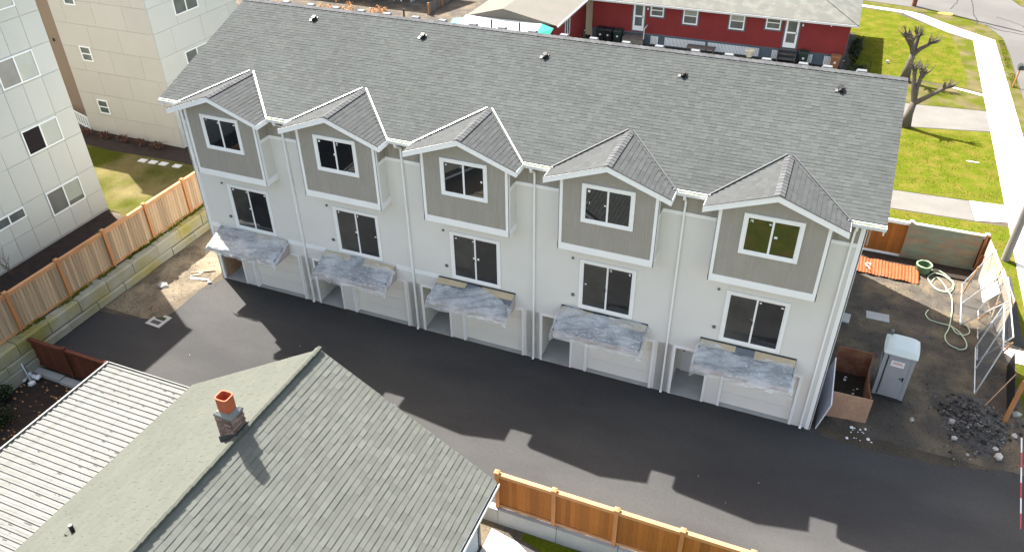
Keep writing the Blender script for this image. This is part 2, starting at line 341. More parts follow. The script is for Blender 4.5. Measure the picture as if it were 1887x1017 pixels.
P('slab',MB().prism([(32.2,45.22,0),(33.66,45.22,0),(33.66,45.7,0),(31.3,47.85,0),(30.55,46.55,0)],(0,0,.05)),'pave',pv)
P('slab',MB().prism([(30.53,46.57,0),(31.28,47.87,0),(28.9,50.5,0),(27.4,50.55,0)],(0,0,.05)),'pave',pv)
P('slab',MB().prism([(27.38,50.57,0),(28.88,50.52,0),(28.0,51.1,0),(24,51.9,0),(24,51.3,0)],(0,0,.045)),'pave',pv)
sheet('concrete_apron',[(30.62,16.95),(32.0,17.3),(32.0,19.05),(30.47,18.95)],.03,'pave')
sheet('concrete_strip',[(30.25,34.9),(30.3,34.6),(32.1,33.75),(32.12,34.15)],.03,'pave')
sheet('concrete_walk',[(30.95,6.25),(36,6.3),(36,7.3),(31.0,7.1)],.03,'pave')
sheet('verge',[(33.86,12),(34.35,12),(34.35,43.3),(34.2,46.6),(33.3,49.5),(32.2,50.6),(30.9,51.6),(28.9,51.2),(29.2,50.4),(31.4,47.9),(33.7,45.7)],.012,'verge')
sheet('road',[(34.35,-60),(60,-60),(60,120),(-60,120),(-60,56),(18,54.5),(29,52.4),(31,51.7),(32.3,50.6),(33.35,49.5),(34.25,46.6),(34.4,43.3)],.016,'road')
sheet('verge',[(18,51.8),(24,51.95),(28.0,51.2),(28.8,51.3),(31,51.6),(29,52.3),(18,54.4)],.02,'verge')
sheet('asphalt_patch',[(31.3,7.3),(31.75,7.4),(31.75,12.3),(31.45,12.3)],.014,'asph')
# traffic island far corner
sheet('traffic_island',[(35.6,58.4),(36.3,56.0),(37.5,54.8),(45,54),(45,62),(36,62)],.05,'verge')
for pts,wd in [([(32.77,57.5),(32.7,54),(32.6,52),(32.75,50.8),(32.7,49.2)],.09),([(33.3,49.6),(34.07,48.5),(35.0,48.2),(35.8,47.9),(38,47.4)],.14),([(30.9,53),(31.6,55.5),(31.7,57.5)],.07),([(34.2,52),(35.1,51.2),(35.9,50.2),(36.4,48.5)],.06)]:
    mb=MB(); fine=[]
    for i in range(len(pts)-1):
        for t in range(6):
            f=t/6; x=pts[i][0]*(1-f)+pts[i+1][0]*f; y=pts[i][1]*(1-f)+pts[i+1][1]*f
            fine.append(Vector((x+noise.noise(Vector((x*3,y*3,1)))*.12,y+noise.noise(Vector((x*3,y*3,7)))*.12,.022)))
    for a,b in zip(fine,fine[1:]): mb.bar(a,b,wd*rnd.uniform(.6,1.2),.006)
    P('road_crack',mb,'tar',kind='structure')
sheet('painted_kerb_patch',[(29.9,51.5),(31.0,51.15),(31.1,51.75),(30.1,52.0)],.03,'yellow')
# west terrace lawn, mulch
def sheetz(name,poly,z,m): return P(name,MB().prism([(x,y,z-.006) for x,y in poly],(0,0,.006)),m,kind='structure')
sheetz('side_lawn',[(-30,1.9),(-7.0,1.4),(-6.2,.9),(-4.4,2.0),(-4.4,7.2),(-17,7.2),(-30,7.2)],TZ+.01,'lawndry')
sheetz('mulch_bed',[(-7.8,-12),(-5.4,-12),(-5.9,-1.0),(-6.6,.9),(-7.8,1.35)],TZ+.016,'mulch')
sheetz('mulch_bed',[(-16.6,6.6),(-12.5,6.35),(-8,6.6),(-4.4,6.4),(-4.4,14),(-8.9,14),(-8.9,8),(-18,8)],TZ+.016,'mulch')
for i,(x,y) in enumerate([(-9.9,6.0),(-9.25,6.05),(-8.6,6.1),(-7.75,6.15)]):
    one('stepping_stone',MB().box(-.22,.22,-.16,.16,0,.05),'pave',['pale square stepping stone at the left end of the row on the shaded lawn','second pale stepping stone from the left on the shaded lawn','third pale stepping stone from the left on the shaded lawn','pale stepping stone set apart at the right end of the row on the lawn'][i],'stepping stone','stepping stones on the lawn',(x,y,TZ+.01),.05)
# south lot: pad, grass
sheetz('concrete_pad',[(15.9,-14),(19.2,-14),(20.0,-8.55),(19.6,-8.35),(17.6,-7.62),(15.9,-7.3)],LZ+.02,'pave')
sheetz('south_lawn',[(16.9,-7.08),(40,-7.08),(40,-30),(19.3,-30),(19.3,-14.1),(20.1,-8.55),(19.7,-8.3),(17.7,-7.55),(16.9,-7.33)],LZ+.012,'lawn')
sheetz('garden_soil',[(-3.8,-7.3),(1.8,-7.3),(1.8,-20),(-3.8,-20)],LZ+.012,'soil')

def tufts(name,n,reg,z,seed,size=.06):
    rs=random.Random(seed); mb=MB()
    for i in range(n):
        x0,x1,y0,y1=reg[i%len(reg)]; x=rs.uniform(x0,x1); y=rs.uniform(y0,y1)
        if noise.noise(Vector((x*.8,y*.8,3)))<-.25: continue
        h=size*rs.uniform(.5,1.6); a=rs.uniform(0,6.3); dx=math.cos(a)*h*.6; dy=math.sin(a)*h*.6
        mb.add([(x-dy*.5,y+dx*.5,z),(x+dy*.5,y-dx*.5,z),(x+dx,y+dy,z+h)],[(0,1,2)])
    return P(name,mb,'tuft',kind='stuff',label=None)
tufts('grass_tufts',12000,[(25.2,32.0,12.5,16.6),(25.2,32.1,19.2,26.9),(25.2,32.1,19.2,26.9),(25.2,30.8,35.7,43.5),(33.9,34.3,36,46)],.012,1,.04)
tufts('grass_tufts',3000,[(18.2,24,-8.1,-7.15),(-4.5,-4.0,-2,7)],LZ+.012,2)['label']='loose grass on the strip below the retaining wall'
tufts('grass_tufts',1800,[(-3.78,-3.62,-7,7)],TZ-.03,3,.1)

# ------------------------------------------------------------------ townhouse
TH=thing('townhouse','light grey three storey townhouse row with five grey gabled dormers beside the asphalt alley','townhouse')
W_=24.5
SL=(10.498-8.393)/(5.383+.338)
def mainz(y): return 8.393+SL*(y+.338)
wl=MB()
wl.box(.0,W_,.03,.05,2.22,8.25)   # sheathing behind the lap siding
wl.lap(0,W_,2.22,7.36,.0,.15,.012)
for k in range(5):
    x=k*U
    for a,b in ((x if k==0 else x-.5,x+.06) ,(x+1.298,x+1.776),(x+4.306,x+4.9)):
        a=max(a,0)
        wl.lap(a,b,0,2.22,0,.15,.012)
    wl.box(x+1.298,x+1.776,.02,1.35,0,2.22); wl.box(x+4.306,x+4.96 if k<4 else x+4.9,.02,1.35,0,2.22)
wl.box(0,.06,.02,1.35,0,2.22)
wl.box(0,W_,1.35,1.4,0,2.3); wl.box(0,W_,.05,1.35,2.14,2.3)
wl.prism([(0,.03,2.3),(0,11.0,2.3),(0,11.0,8.2),(0,5.38,10.25),(0,.03,8.25)],(.08,0,0)); wl.prism([(W_-.08,.03,2.3),(W_-.08,11.0,2.3),(W_-.08,11.0,8.2),(W_-.08,5.38,10.25),(W_-.08,.03,8.25)],(.08,0,0))
wl.box(0,.08,1.4,11,0,2.3); wl.box(W_-.08,W_,1.4,11,0,2.3); wl.box(.08,W_-.08,10.9,11,0,8.2)
wall=P('wall',wl,'siding',TH)
# dark upper wall strip with battens + belly band
ub=MB().box(0,W_,-.002,.03,7.46,8.25)
for i in range(62): 
    x=.2+i*.4; ub.box(x,x+.035,-.02,-.002,7.47,8.2)
P('upper_wall',ub,'darkflat',TH)
P('band_trim',MB().box(0,W_,-.03,.03,7.34,7.46),'white',TH)
P('corner_trim',MB().box(-.03,.13,-.045,0.0,0,8.2).box(-.045,0,-.045,.13,0,8.2),'white',TH)
P('corner_trim',MB().box(W_-.13,W_+.03,-.045,0.0,0,8.2).box(W_,W_+.045,-.045,.13,0,8.2),'white',TH)
# main roof
rb=MB(); nrm=Vector((0,-SL,1)).normalized()*.14
rb.prism([(-.456,-.338,8.393),(24.956,-.338,8.393),(24.956,5.383,10.498),(-.456,5.383,10.498)],-nrm)
n2=Vector((0,SL,1)).normalized()*.14
rb.prism([(-.456,5.383,10.498),(24.956,5.383,10.498),(24.956,11.104,8.393),(-.456,11.104,8.393)],-n2)
roof=P('roof',rb,'roofbase',TH)
sh=MB(); up=Vector((0,1,SL)).normalized(); hl=math.hypot(5.721,2.105)
shingles((-.456,-.338,8.393),(1,0,0),up,25.412,hl,.143,.22,sh,th=.007)
P('shingle',sh,'roof',roof,kind='stuff')
sh=MB(); shingles((24.956,11.104,8.393),(-1,0,0),Vector((0,-1,SL)).normalized(),25.412,hl,.30,.6,sh,th=.016)
P('shingle',sh,'roof',roof,kind='stuff')
cp=MB(); x=-.456
while x<24.93:
    x1=min(x+.2,24.956)
    for sgn in (-1,1):
        a=Vector((0,sgn,-SL)).normalized()*.16
        cp.add([(x,5.383,10.535),(x1,5.383,10.520),(x1,5.383+a.y,10.520+a.z),(x,5.383+a.y,10.535+a.z)],[(0,1,2,3) if sgn<0 else (3,2,1,0)])
    cp.add([(x,5.383-.16,10.47),(x,5.383,10.535),(x,5.383,10.51)],[(0,1,2)])
    x=x1
P('ridge_cap',cp,'cap',roof,kind='stuff')
fa=MB(); fa.box(-.456,24.956,-.375,-.34,8.19,8.375); fa.box(-.456,24.956,11.1,11.13,8.19,8.37)
for xx in (-.44,24.90):
    for sg in (0,1):
        y0,y1=(-.36,5.383) if sg==0 else (11.13,5.383)
        fa.prism([(xx,y0,8.22),(xx,y1,10.33),(xx,y1,10.16),(xx,y0,8.06)],(.034,0,0))
P('fascia',fa,'white',TH)
gt=MB(); ms=MB()
segs=[(-.456,.30)]+[(k*U+4.50,(k+1)*U+.40) for k in range(4)]+[(4*U+4.50,24.96)]
for a,b in segs:
    gt=MB(); gt.box(a,b,-.46,-.378,8.24,8.255).box(a,b,-.472,-.46,8.24,8.34).box(a,b,-.378,-.376,8.24,8.35).box(a,a+.012,-.46,-.378,8.25,8.34).box(b-.012,b,-.46,-.378,8.25,8.34)
    P('gutter',gt,'gutter',TH)
    x=a+.05
    while x<b-.05:
        ms.box(x,x+rnd.uniform(.03,.12),-.455,-.385,8.256,8.31+rnd.uniform(0,.03)); x+=rnd.uniform(.06,.22)
P('gutter_debris',ms,'moss',TH,kind='stuff')
# ridge vents & pipes
vb=MB(); vb.add([(-.17,-.05,.0),(.17,-.05,0),(.17,.2,0),(-.17,.2,0),(-.14,-.02,.09),(.14,-.02,.09),(.14,.16,.09),(-.14,.16,.09)],[(4,5,6,7),(0,1,5,4),(1,2,6,5),(2,3,7,6),(3,0,4,7)])
vme=vb.mesh('ridge_vent','vent')
for x in [.4,1.51,2.7,3.88,5.04,6.21,7.47,8.61,9.9,11.08,12.28,13.5,14.61,15.8,16.98,18.23,19.37,20.6,21.77,22.53,23.58]:
    inst('ridge_vent',vme,TH,(x,5.44,10.46),(0,0,rnd.uniform(-.06,.06)))
pb=MB().tube([(0,0,0),(0,0,.34)],.035,8); pme=pb.mesh('vent_pipe','black')
for x in (6.83,10.55,11.68,22.97,-.0+14.2): inst('vent_pipe',pme,TH,(x,5.75,10.36))
for x,y in [(3.38,4.7),(8.3,4.49),(13.23,4.3),(18.14,4.28),(23.06,4.53)]:
    v=MB().box(-.15,.15,-.17,.15,-.01,.02); v.box(-.09,.09,-.10,.09,.02,.15); v.tube([(0,-.10,.09),(0,-.19,.07)],.07,10)
    o=P('roof_vent',v,'black',TH); o.location=(x,y,mainz(y)+.02); o.rotation_euler=(math.atan(SL),0,0); o.scale=(.8,.8,.8)
    o2=P('vent_base',MB().box(-.2,-.09,-.19,-.03,-.012,.024),'vent',o)
    o2.location=(0,0,0)

def window(parent,x0,x1,z0,z1,y,tw=.09,panes=('glass','glass'),sill=True,mats='white',stick=0,face='y'):
    """slider window facing -y: trim frame, sash, two panes. Local thing coords."""
    f=MB(); f.box(x0,x1,y-.045,y,z1-tw,z1).box(x0,x1,y-.045,y,z0,z0+tw).box(x0,x0+tw,y-.045,y,z0+tw,z1-tw).box(x1-tw,x1,y-.045,y,z0+tw,z1-tw)
    wo=P('window',f,mats,parent)
    a,b,c,d=x0+tw,x1-tw,z0+tw,z1-tw; s=.04; mid=(a+b)/2
    g=MB(); g.box(a,b,y-.03,y-.002,d-s,d).box(a,b,y-.03,y-.002,c,c+s).box(a,a+s,y-.03,y-.002,c+s,d-s).box(b-s,b,y-.03,y-.002,c+s,d-s).box(mid-.03,mid+.03,y-.034,y-.002,c+s,d-s)
    P('sash',g,mats,wo)
    P('pane',MB().box(a+s,mid-.03,y-.012,y-.002,c+s,d-s),panes[0],wo); P('pane',MB().box(mid+.03,b-s,y-.018,y-.002,c+s,d-s),panes[1],wo)
    if stick:
        st=MB(); rs=random.Random(stick)
        for i in range(4):
            px=rs.choice([a+s+.04,mid-.12,mid+.06,b-s-.12])+rs.uniform(0,.03); pz=rs.choice([d-s-.14,d-s-.12,(c+d)/2])
            st.box(px,px+rs.uniform(.04,.09),y-.021,y-.0185,pz,pz+rs.uniform(.04,.09))
        P('sticker',st,'litter',wo)
    return wo
def handle_on(o,x,y,z,m='black'): P('handle',MB().box(x-.015,x+.015,y-.05,y,z-.06,z+.06),m,o)
tips=(.462,4.431); cx=2.444; dsl=(9.084-8.343)/(cx-.462)
def dz(x): return 9.084-dsl*abs(x-cx)
def build_unit(k):
    X=k*U
    # ---- dormer
    D=MB(); yf=-.634; a,b=X+.872,X+4.016; g=.10
    D.prism([(a,yf,5.7),(b,yf,5.7),(b,yf,dz(4.016)-g),(X+cx,yf,9.084-g),(a,yf,dz(.872)-g)],(0,.05,0))
    dorm=P('dormer',D,'darkflat',TH)
    sk=MB(); 
    shingles((a+.1,yf-.001,5.88),(1,0,0),(0,0,1),b-a-.2,dz(cx)-5.88-g,.62,.085,sk,clip=lambda h:((0,b-a-.2) if 6.20+h<dz(.872)-g-.02 else (max(0,cx-.972-(9.084-g-.05-6.20-h)/dsl),min(b-a-.2,cx-.972+(9.084-g-.05-6.20-h)/dsl))),th=.012,jit=.15)
    P('shake',sk,'dark',dorm,kind='stuff')
    sw=MB()
    sw.box(a,a+.02,yf+.05,0,5.88,7.34).box(b-.02,b,yf+.05,0,5.88,7.34)
    z=5.88
    while z<7.3:
        for xx,s in ((a,-1),(b,1)): sw.add([(xx+s*.012,yf+.05,z),(xx+s*.012,0,z),(xx,0,z+.15),(xx,yf+.05,z+.15)],[(0,1,2,3)])
        z+=.15
    sw.box(a,b,yf,-.015,5.62,5.66)
    P('side_wall',sw,'siding',dorm)
    for xx in (a,b-.02): P('side_wall',MB().prism([(xx,yf+.05,7.46),(xx,.05,7.46),(xx,.05,8.3),(xx,yf+.05,8.35)],(.02,0,0)),'darkflat',dorm)
    tr=MB(); 
    tr.box(a-.03,b+.03,yf-.035,yf,5.637,5.88).box(a-.035,a,yf-.035,-.012,5.637,5.88).box(b,b+.035,yf-.035,-.012,5.637,5.88)
    tr.box(a-.02,a+.10,yf-.03,yf,5.88,dz(.95)-g-.06).box(b-.10,b+.02,yf-.03,yf,5.88,dz(.95)-g-.06)
    tr.box(a-.025,a,yf-.03,yf+.09,5.88,dz(.872)-g-.06).box(b,b+.025,yf-.03,yf+.09,5.88,dz(.872)-g-.06)
    tr.box(a-.028,a,yf+.09,-.012,7.34,7.46).box(b,b+.028,yf+.09,-.012,7.34,7.46)
    P('trim',tr,'white',dorm)
    # dormer roof slabs with valley
    rf=MB(); th=.09; yl=-.338+(8.343-8.393)/SL
    yv=(9.084-8.393)/SL-.338
    lp=[(X+.462,-1.0,8.343),(X+cx,-1.0,9.084),(X+cx,yv+.05,9.084),(X+.462,yl+.15,8.343)]
    rp=[(X+4.431-.005,-1.0,8.343),(X+4.426,yl+.15,8.343),(X+cx,yv+.05,9.084),(X+cx,-1.0,9.084)]
    rf.prism(lp,(0,0,-th)); rf.prism(rp,(0,0,-th))
    dr=P('dormer_roof',rf,'roofbase',TH)
    L_=math.hypot(cx-.462,.741)
    def yval(h): # valley y at slope distance h from eave
        z=8.343+h*.741/L_; return (z-8.393)/SL-.338+.0
    s2=MB()
    shingles((X+4.426,-1.02,8.343),(0,1,0),Vector((-(cx-.462)-.0,0,.741)).normalized(),3,L_,.150,.30,s2,clip=lambda h:(0,yval(h)+1.02-.05),th=.007)
    shingles((X+.462,3,8.343),(0,-1,0),Vector(((cx-.462),0,.741)).normalized(),3,L_,.150,.30,s2,clip=lambda h:(3-yval(h)+.05,4.02),th=.007)
    P('shingle',s2,'roof2',dr,kind='stuff')
    c2=MB(); y=-1.02
    while y<yv:
        y1=min(y+.2,yv+.02)
        for s in (-1,1): c2.add([(X+cx,y,9.122),(X+cx,y1,9.11),(X+cx+s*.14,y1,9.11-.052),(X+cx+s*.14,y,9.122-.052)],[(0,1,2,3) if s>0 else (3,2,1,0)])
        y=y1
    P('ridge_cap',c2,'cap',dr,kind='stuff')
    vf=MB()
    for s in (-1,1):
        xe=X+cx+s*(cx-.462+.02); p=Vector((xe,yl+.0,8.343+.03)); q=Vector((X+cx+s*.05,yv+.02,9.084+.045))
        vf.bar(p+Vector((s*.03,-.0,.005)),q+Vector((s*.03,.03,.005)),.045,.010,up=(s*.3,-.35,1))
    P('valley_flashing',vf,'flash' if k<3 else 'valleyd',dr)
    fb=MB()
    for s in (-1,1):
        xe=X+cx+s*(cx-.462+.02)
        fb.prism([(xe,-1.035,8.335),(X+cx,-1.035,9.078),(X+cx,-1.035,8.89),(xe,-1.035,8.15)],(0,.035,0))
        fb.prism([(xe,-1.0,8.15),(xe,yl+.1,8.15),(xe,yl+.1,8.335),(xe,-1.0,8.335)],(-s*.03,0,0))
    P('bargeboard',fb,'white',dr)
    de=MB()
    for s in (-1,1):
        xe=X+cx+s*(cx-.462+.03); de.bar((xe,-1.045,8.355),(X+cx,-1.045,9.10),.025,.02)
    P('drip_edge',de,'lead',dr)
    # soffit
    P('soffit',MB().prism([(X+.49,-.99,8.20),(X+cx,-.99,8.94),(X+cx,-.64,8.94),(X+.49,-.64,8.20)],(0,0,.03)).prism([(X+4.4,-.99,8.20),(X+cx,-.99,8.94),(X+cx,-.64,8.94),(X+4.4,-.64,8.20)],(0,0,.03)),'white',dr)
    # ---- windows
    window(TH,X+1.60,X+3.293,6.816,8.188,yf-.012,.10,stick=k+1)
    sd=window(TH,X+1.462,X+3.417,2.923,4.956,-.013,.10,('glassl','glassd'),stick=k+11)
    handle_on(sd,X+2.40,-.05,3.9)
    # ---- garage & entry
    t=MB(); xa,xb=X+1.776,X+4.306
    t.box(xa,xa+.09,-.035,.0,0,2.22).box(xb-.09,xb,-.035,.0,0,2.22).box(xa+.09,xb-.09,-.035,0,2.13,2.22)
    t.box(xa+.0,xa+.09,0,.2,0,2.13).box(xb-.09,xb,0,.2,0,2.13)
    P('garage_trim',t,'white',TH)
    gd=MB().box(xa+.09,xb-.09,.20,.24,.02,2.13); G=P('garage_door',gd,'joint',TH)
    pm=MB()
    for i in range(4): P('panel',MB().box(xa+.095,xb-.095,.165,.2,.03+i*.527,.03+i*.527+.517),'garage',G)
    P('threshold',MB().box(xa+.09,xb-.09,-.02,.2,0,.022),'conc',TH)
    if k==4:
        ik=MB()
        for i in range(3): ik.box(X+2.45,X+2.6,.160,.164,1.55+i*.05,1.575+i*.05)
        P('sticker',ik,'ink',G)
    e=MB(); xa,xb=X+.048,X+1.298
    e.box(xa,xa+.08,-.035,0,0,2.22).box(xb-.08,xb,-.035,0,0,2.22).box(xa+.08,xb-.08,-.035,0,2.14,2.22)
    P('entry_trim',e,'white',TH)
    P('entry_floor',MB().box(xa+.01,xb-.0,-.03,1.35,0,.045),'conc',TH)
    do=MB().box(X+.2,X+1.12,1.30,1.345,.045,2.08); d=P('entry_door',do,'door',TH)
    P('panel',MB().box(X+.3,X+.63,1.285,1.30,.25,.95),'door',d); P('panel',MB().box(X+.69,X+1.02,1.285,1.30,.25,.95),'door',d)
    P('panel',MB().box(X+.3,X+.63,1.285,1.30,1.1,1.95),'door',d); P('panel',MB().box(X+.69,X+1.02,1.285,1.30,1.1,1.95),'door',d)
    P('handle',MB().box(X+.24,X+.28,1.26,1.30,.98,1.06),'black',d)
    # wall boxes
    P('wall_box',MB().tube([(X+1.2,-.05,4.92),(X+1.2,0,4.92)],.045,8),'vent',TH)
    P('wall_box',MB().box(X+1.2,X+1.3,-.06,0,3.35,3.45),'vent',TH)
    # downspout
    ds=MB(); dxx=X+4.711 if k<4 else X+4.62
    ds.bar((dxx,-.45,8.23),(dxx,-.40,8.1),.075,.06).bar((dxx,-.40,8.12),(dxx,-.07,7.9),.075,.06).bar((dxx,-.07,7.93),(dxx,-.07,.10),.085,.06,up=(1,0,0)).bar((dxx,-.07,.13),(dxx,-.15,.05),.075,.06)
    P('downspout',ds,'white',TH)
    # canopy
    x0,x1=[(.60,3.90),(.80,3.93),(.90,3.96),(.87,3.96),(.90,3.97)][k]; x0+=X; x1+=X
    zb,zf=2.80,2.44; can=MB()
    can.prism([(x0,-.013,zb),(x0,-1.0,zf),(x0,-1.0,zf-.24),(x0,-.013,zf-.24)],(x1-x0,0,0))
    cn=P('canopy',can,'canopyf',TH)
    us=MB(); us.add([(x0-.01,-.02,zb+.012),(x1+.01,-.02,zb+.012),(x1+.01,-1.03,zf+.004),(x0-.01,-1.03,zf+.004)],[(3,2,1,0)])
    P('underlay',us,'under',cn)
    kp=MB()
    for (u0,u1,v0,v1) in [(.0,.38,.0,.30),(.58,1.0,.0,.34)] if k!=0 else [(.55,1.,0.,.32)]:
        f=lambda u,v:(x0+(x1-x0)*u,-.02-1.0*v,zb+.02-(zb-zf)*v+.004)
        kp.add([f(u0,v0),f(u1,v0),f(u1,v1-.05),f(u0,v1)],[(3,2,1,0)])
    P('kraft_paper',kp,'kraft',cn)
    if k>=1: P('flashing',MB().box(x0-.02,x1+.02,-.05,-.016,zb+.0,zb+.055),'lead' if k!=1 else 'flash',cn)
    # plastic film (own thing)
    film=MB(); nu,nv=110,48; rs=random.Random(50+k); sd_=rs.uniform(0,99)
    sp=.10 if k else .08
    for j in range(nv+1):
        for i in range(nu+1):
            u=i/nu; v=j/nv; 
            st_=[.10,.20,.34,.12,.28][k]; s=v*(1.36-st_)+st_+.30*noise.noise(Vector((u*2.6,k*3.1,2)))*(1-v)   # distance from wall along the slope then down
            x=x0-sp+(x1-x0+2*sp)*u
            w1=abs(noise.noise(Vector((x*.9+s*.8+sd_,s*2.6+x*.7,sd_))))*.20+abs(noise.noise(Vector((x*2.6+s*2+sd_,s*6,sd_))))*.10+abs(noise.noise(Vector((x*6-s*5+sd_,s*9,sd_))))*.03
            if s<1.05: y=-s; z=zb-(zb-zf)*s+.02+w1*.9
            else:
                t=s-1.05; y=-1.06-w1*.7-.05*math.sin(t*4); z=zf+.015-t*(.85+.2*noise.noise(Vector((x*1.3,sd_,4))))
            e=min(u,1-u)
            if e<.05 : z-= (1-e/.05)*(.16+.14*noise.noise(Vector((v*4,sd_,1)))); 
            film.v.append((x+noise.noise(Vector((s*4,sd_,u*3)))*.03,y,z))
    for j in range(nv):
        for i in range(nu):
            q=j*(nu+1)+i; film.f.append((q,q+nu+1,q+nu+2,q+1))
    lab=['crumpled plastic film over the leftmost entry canopy, its corner lit white by the sun','blue grey plastic film folded over the second entry canopy from the left','loose plastic film draped over the middle canopy, tan paper showing behind it','wrinkled plastic film over the fourth canopy with a stray strip of tan tape','plastic film over the rightmost entry canopy, hanging in rags at its left end'][k]
    one('plastic_sheet',film,'film',lab,'plastic sheet','plastic sheets wrapped over the entry canopies',smooth=True)
    if k in (0,4):   # rags
        rg=MB(); 
for k in range(5): build_unit(k)
# brown sheet standing in first entry
one('plywood_sheet',MB().box(0,.02,0,1.1,0,1.25),'ply','brown plywood sheet standing inside the leftmost entry recess','plywood sheet',None,(.15,.12,.05))
for a,b in ((.13,.58),(3.92,4.66),(4.76,5.72),(8.86,9.56),(9.66,10.75)): P('band_patch',MB().box(a,b,-.022,-.014,2.70,2.92),'white',TH)
P('foundation_sill',MB().box(-.01,W_+.01,-.012,.0,0,.0201),'conc',TH)

# ------------------------------------------------------------------ apartment building A (faces +x) and B
A=thing('apartment_building','white panel apartment block with sliding windows at the left edge, nearest the cedar fence','apartment block',(-7.8,1.5,TZ))
ax=-7.8; TOP=12.7
P('wall',MB().box(-22,ax,-34,1.5,TZ,TOP),'joint',A,world=True)
P('roof',MB().box(-22.1,ax+.08,-34.1,1.58,TOP,TOP+.25),'apA',A,world=True)
P('base_trim',MB().box(ax,ax+.05,-34,1.5,TZ,TZ+.08),'conc',A,world=True)
rows=[(1.09,2.10),(2.10,3.30),(3.30,4.98),(4.98,6.23),(6.23,7.88),(7.88,9.09),(9.09,10.37),(10.37,11.6),(11.6,12.68)]
cols=[1.5,.58,-.36,-1.26,-2.35,-3.25,-4.2,-5.5,-7.0,-8.5,-10,-12,-14]
for (z0,z1) in rows:
    for c0,c1 in zip(cols,cols[1:]):
        P('panel',MB().box(ax,ax+.03,c1+.008,c0-.008,z0+.008,z1-.008),'apA',A,world=True)
for c0,c1 in zip(range(1,-0,-1),[0]): pass
for i in range(9):
    z0,z1=rows[i]
    for j in range(5): P('panel',MB().box(ax-.01-(j+1)*2.4+.01,ax-.01-j*2.4-.01,1.5,1.53,z0+.008,z1-.008),'apA',A,world=True)
def windowx(parent,y0,y1,z0,z1,x,panes,tw=.05,split='v',stuff=None):
    """window facing +x"""
    f=MB(); f.box(x,x+.05,y0,y1,z1-tw,z1).box(x,x+.05,y0,y1,z0,z0+tw).box(x,x+.05,y0,y0+tw,z0+tw,z1-tw).box(x,x+.05,y1-tw,y1,z0+tw,z1-tw)
    m=(y0+y1)/2
    f.box(x,x+.045,m-.03,m+.03,z0+tw,z1-tw)
    o=P('window',f,'white',parent,world=True)
    P('pane',MB().box(x,x+.02,y0+tw,m-.03,z0+tw,z1-tw),panes[0],o,world=True); P('pane',MB().box(x,x+.02,m+.03,y1-tw,z0+tw,z1-tw),panes[1],o,world=True)
    if stuff: P('blind',MB().box(x+.0205,x+.024,m+.05,y1-tw-.02,z0+tw+stuff,z1-tw),'glassb',o,world=True)
    return o
px=ax+.03
windowx(A,-1.24,.55,7.94,9.06,px,('glassm','glassb'))
o=windowx(A,-1.24,.55,5.05,6.14,px,('void','glassb'))
windowx(A,-1.24,.55,2.12,3.24,px,('glassm','glassm'),stuff=.2)
windowx(A,-3.9,-2.38,2.77,3.24,px,('glassm','glassm'))
windowx(A,-1.24,.55,10.8,11.9,px,('glassm','glassb'))
for z in (2.77,5.6,8.5): 
    if z>3: windowx(A,-6.9,-5.3,z,z+1.0,px,('glassm','glassm'))
B=thing('apartment_building','cream panel apartment wing with small sash windows and a tan stair wall behind the lawn','apartment block',(-9,8,TZ))
P('wall',MB().box(-16.3+.8,-8.9,8.0,14.4,TZ,TOP),'joint',B,world=True)
P('stair_wall',MB().box(-26,-15.5,9.0,14,TZ,TOP-.4),'tan',B,world=True)
P('stair_lamp',MB().box(-17.4,-17.3,8.93,9.0,5.6,5.75),'lead',B,world=True); P('stair_lamp',MB().box(-17.4,-17.3,8.93,9.0,8.5,8.65),'lead',B,world=True)
P('roof',MB().box(-15.6,-8.8,7.9,14.5,TOP,TOP+.25),'apB',B,world=True)
zr=[1.03,2.12,3.38,4.68,5.95,7.20,8.45,9.7,10.95,12.68]
for i,(z0,z1) in enumerate(zip(zr,zr[1:])):
    x=-15.5; off=[2.1,1.0,2.0,1.2,2.2,.9,1.6,2.,1.][i]; xs=[x]; c=x+off
    while c<-8.95: xs.append(c); c+=2.05
    if -8.9-xs[-1]<.4: xs.pop()
    xs.append(-8.9)
    for a,b in zip(xs,xs[1:]): P('panel',MB().box(a+.006,b-.006,7.97,8.0,z0+.006,z1-.006),'apB',B,world=True)
    y=8.0; ys=[y,9.2+(i%2)*.6]
    while ys[-1]<12.2: ys.append(ys[-1]+2.2)
    ys.append(14.4)
    for a,b in zip(ys,ys[1:]): P('panel',MB().box(-8.9,-8.87,a+.006,b-.006,z0+.006,z1-.006),'apA',B,world=True)
def sashy(parent,x0,x1,z0,z1,y,top='glassm',bot='glassm',tw=.06,m='white',world=True):
    """double hung window facing -y"""
    f=MB(); f.box(x0,x1,y-.05,y,z1-tw,z1).box(x0,x1,y-.05,y,z0,z0+tw).box(x0,x0+tw,y-.05,y,z0+tw,z1-tw).box(x1-tw,x1,y-.05,y,z0+tw,z1-tw)
    mz=(z0+z1)/2; f.box(x0+tw,x1-tw,y-.045,y,mz-.03,mz+.03)
    o=P('window',f,m,parent,world=world)
    P('pane',MB().box(x0+tw,x1-tw,y-.02,y-.001,z0+tw,mz-.03),bot,o,world=world); P('pane',MB().box(x0+tw,x1-tw,y-.03,y-.001,mz+.03,z1-tw),top,o,world=world)
    return o
for z in (2.27,5.25,8.2): sashy(B,-14.27,-13.53,z,z+.80,7.97)
windowx(B,9.70,11.42,4.95,5.78,-8.87,('glassm','glassb')); windowx(B,9.72,11.44,7.66,8.75,-8.87,('glassm','glassm')); windowx(B,9.72,11.44,2.2,3.3,-8.87,('glassm','glassm'))
rl=MB(); rl.bar((-18.3,8.85,TZ+.75),(-15.6,8.0,TZ+.75),.06).bar((-18.3,8.85,TZ+.1),(-15.6,8.0,TZ+.1),.05)
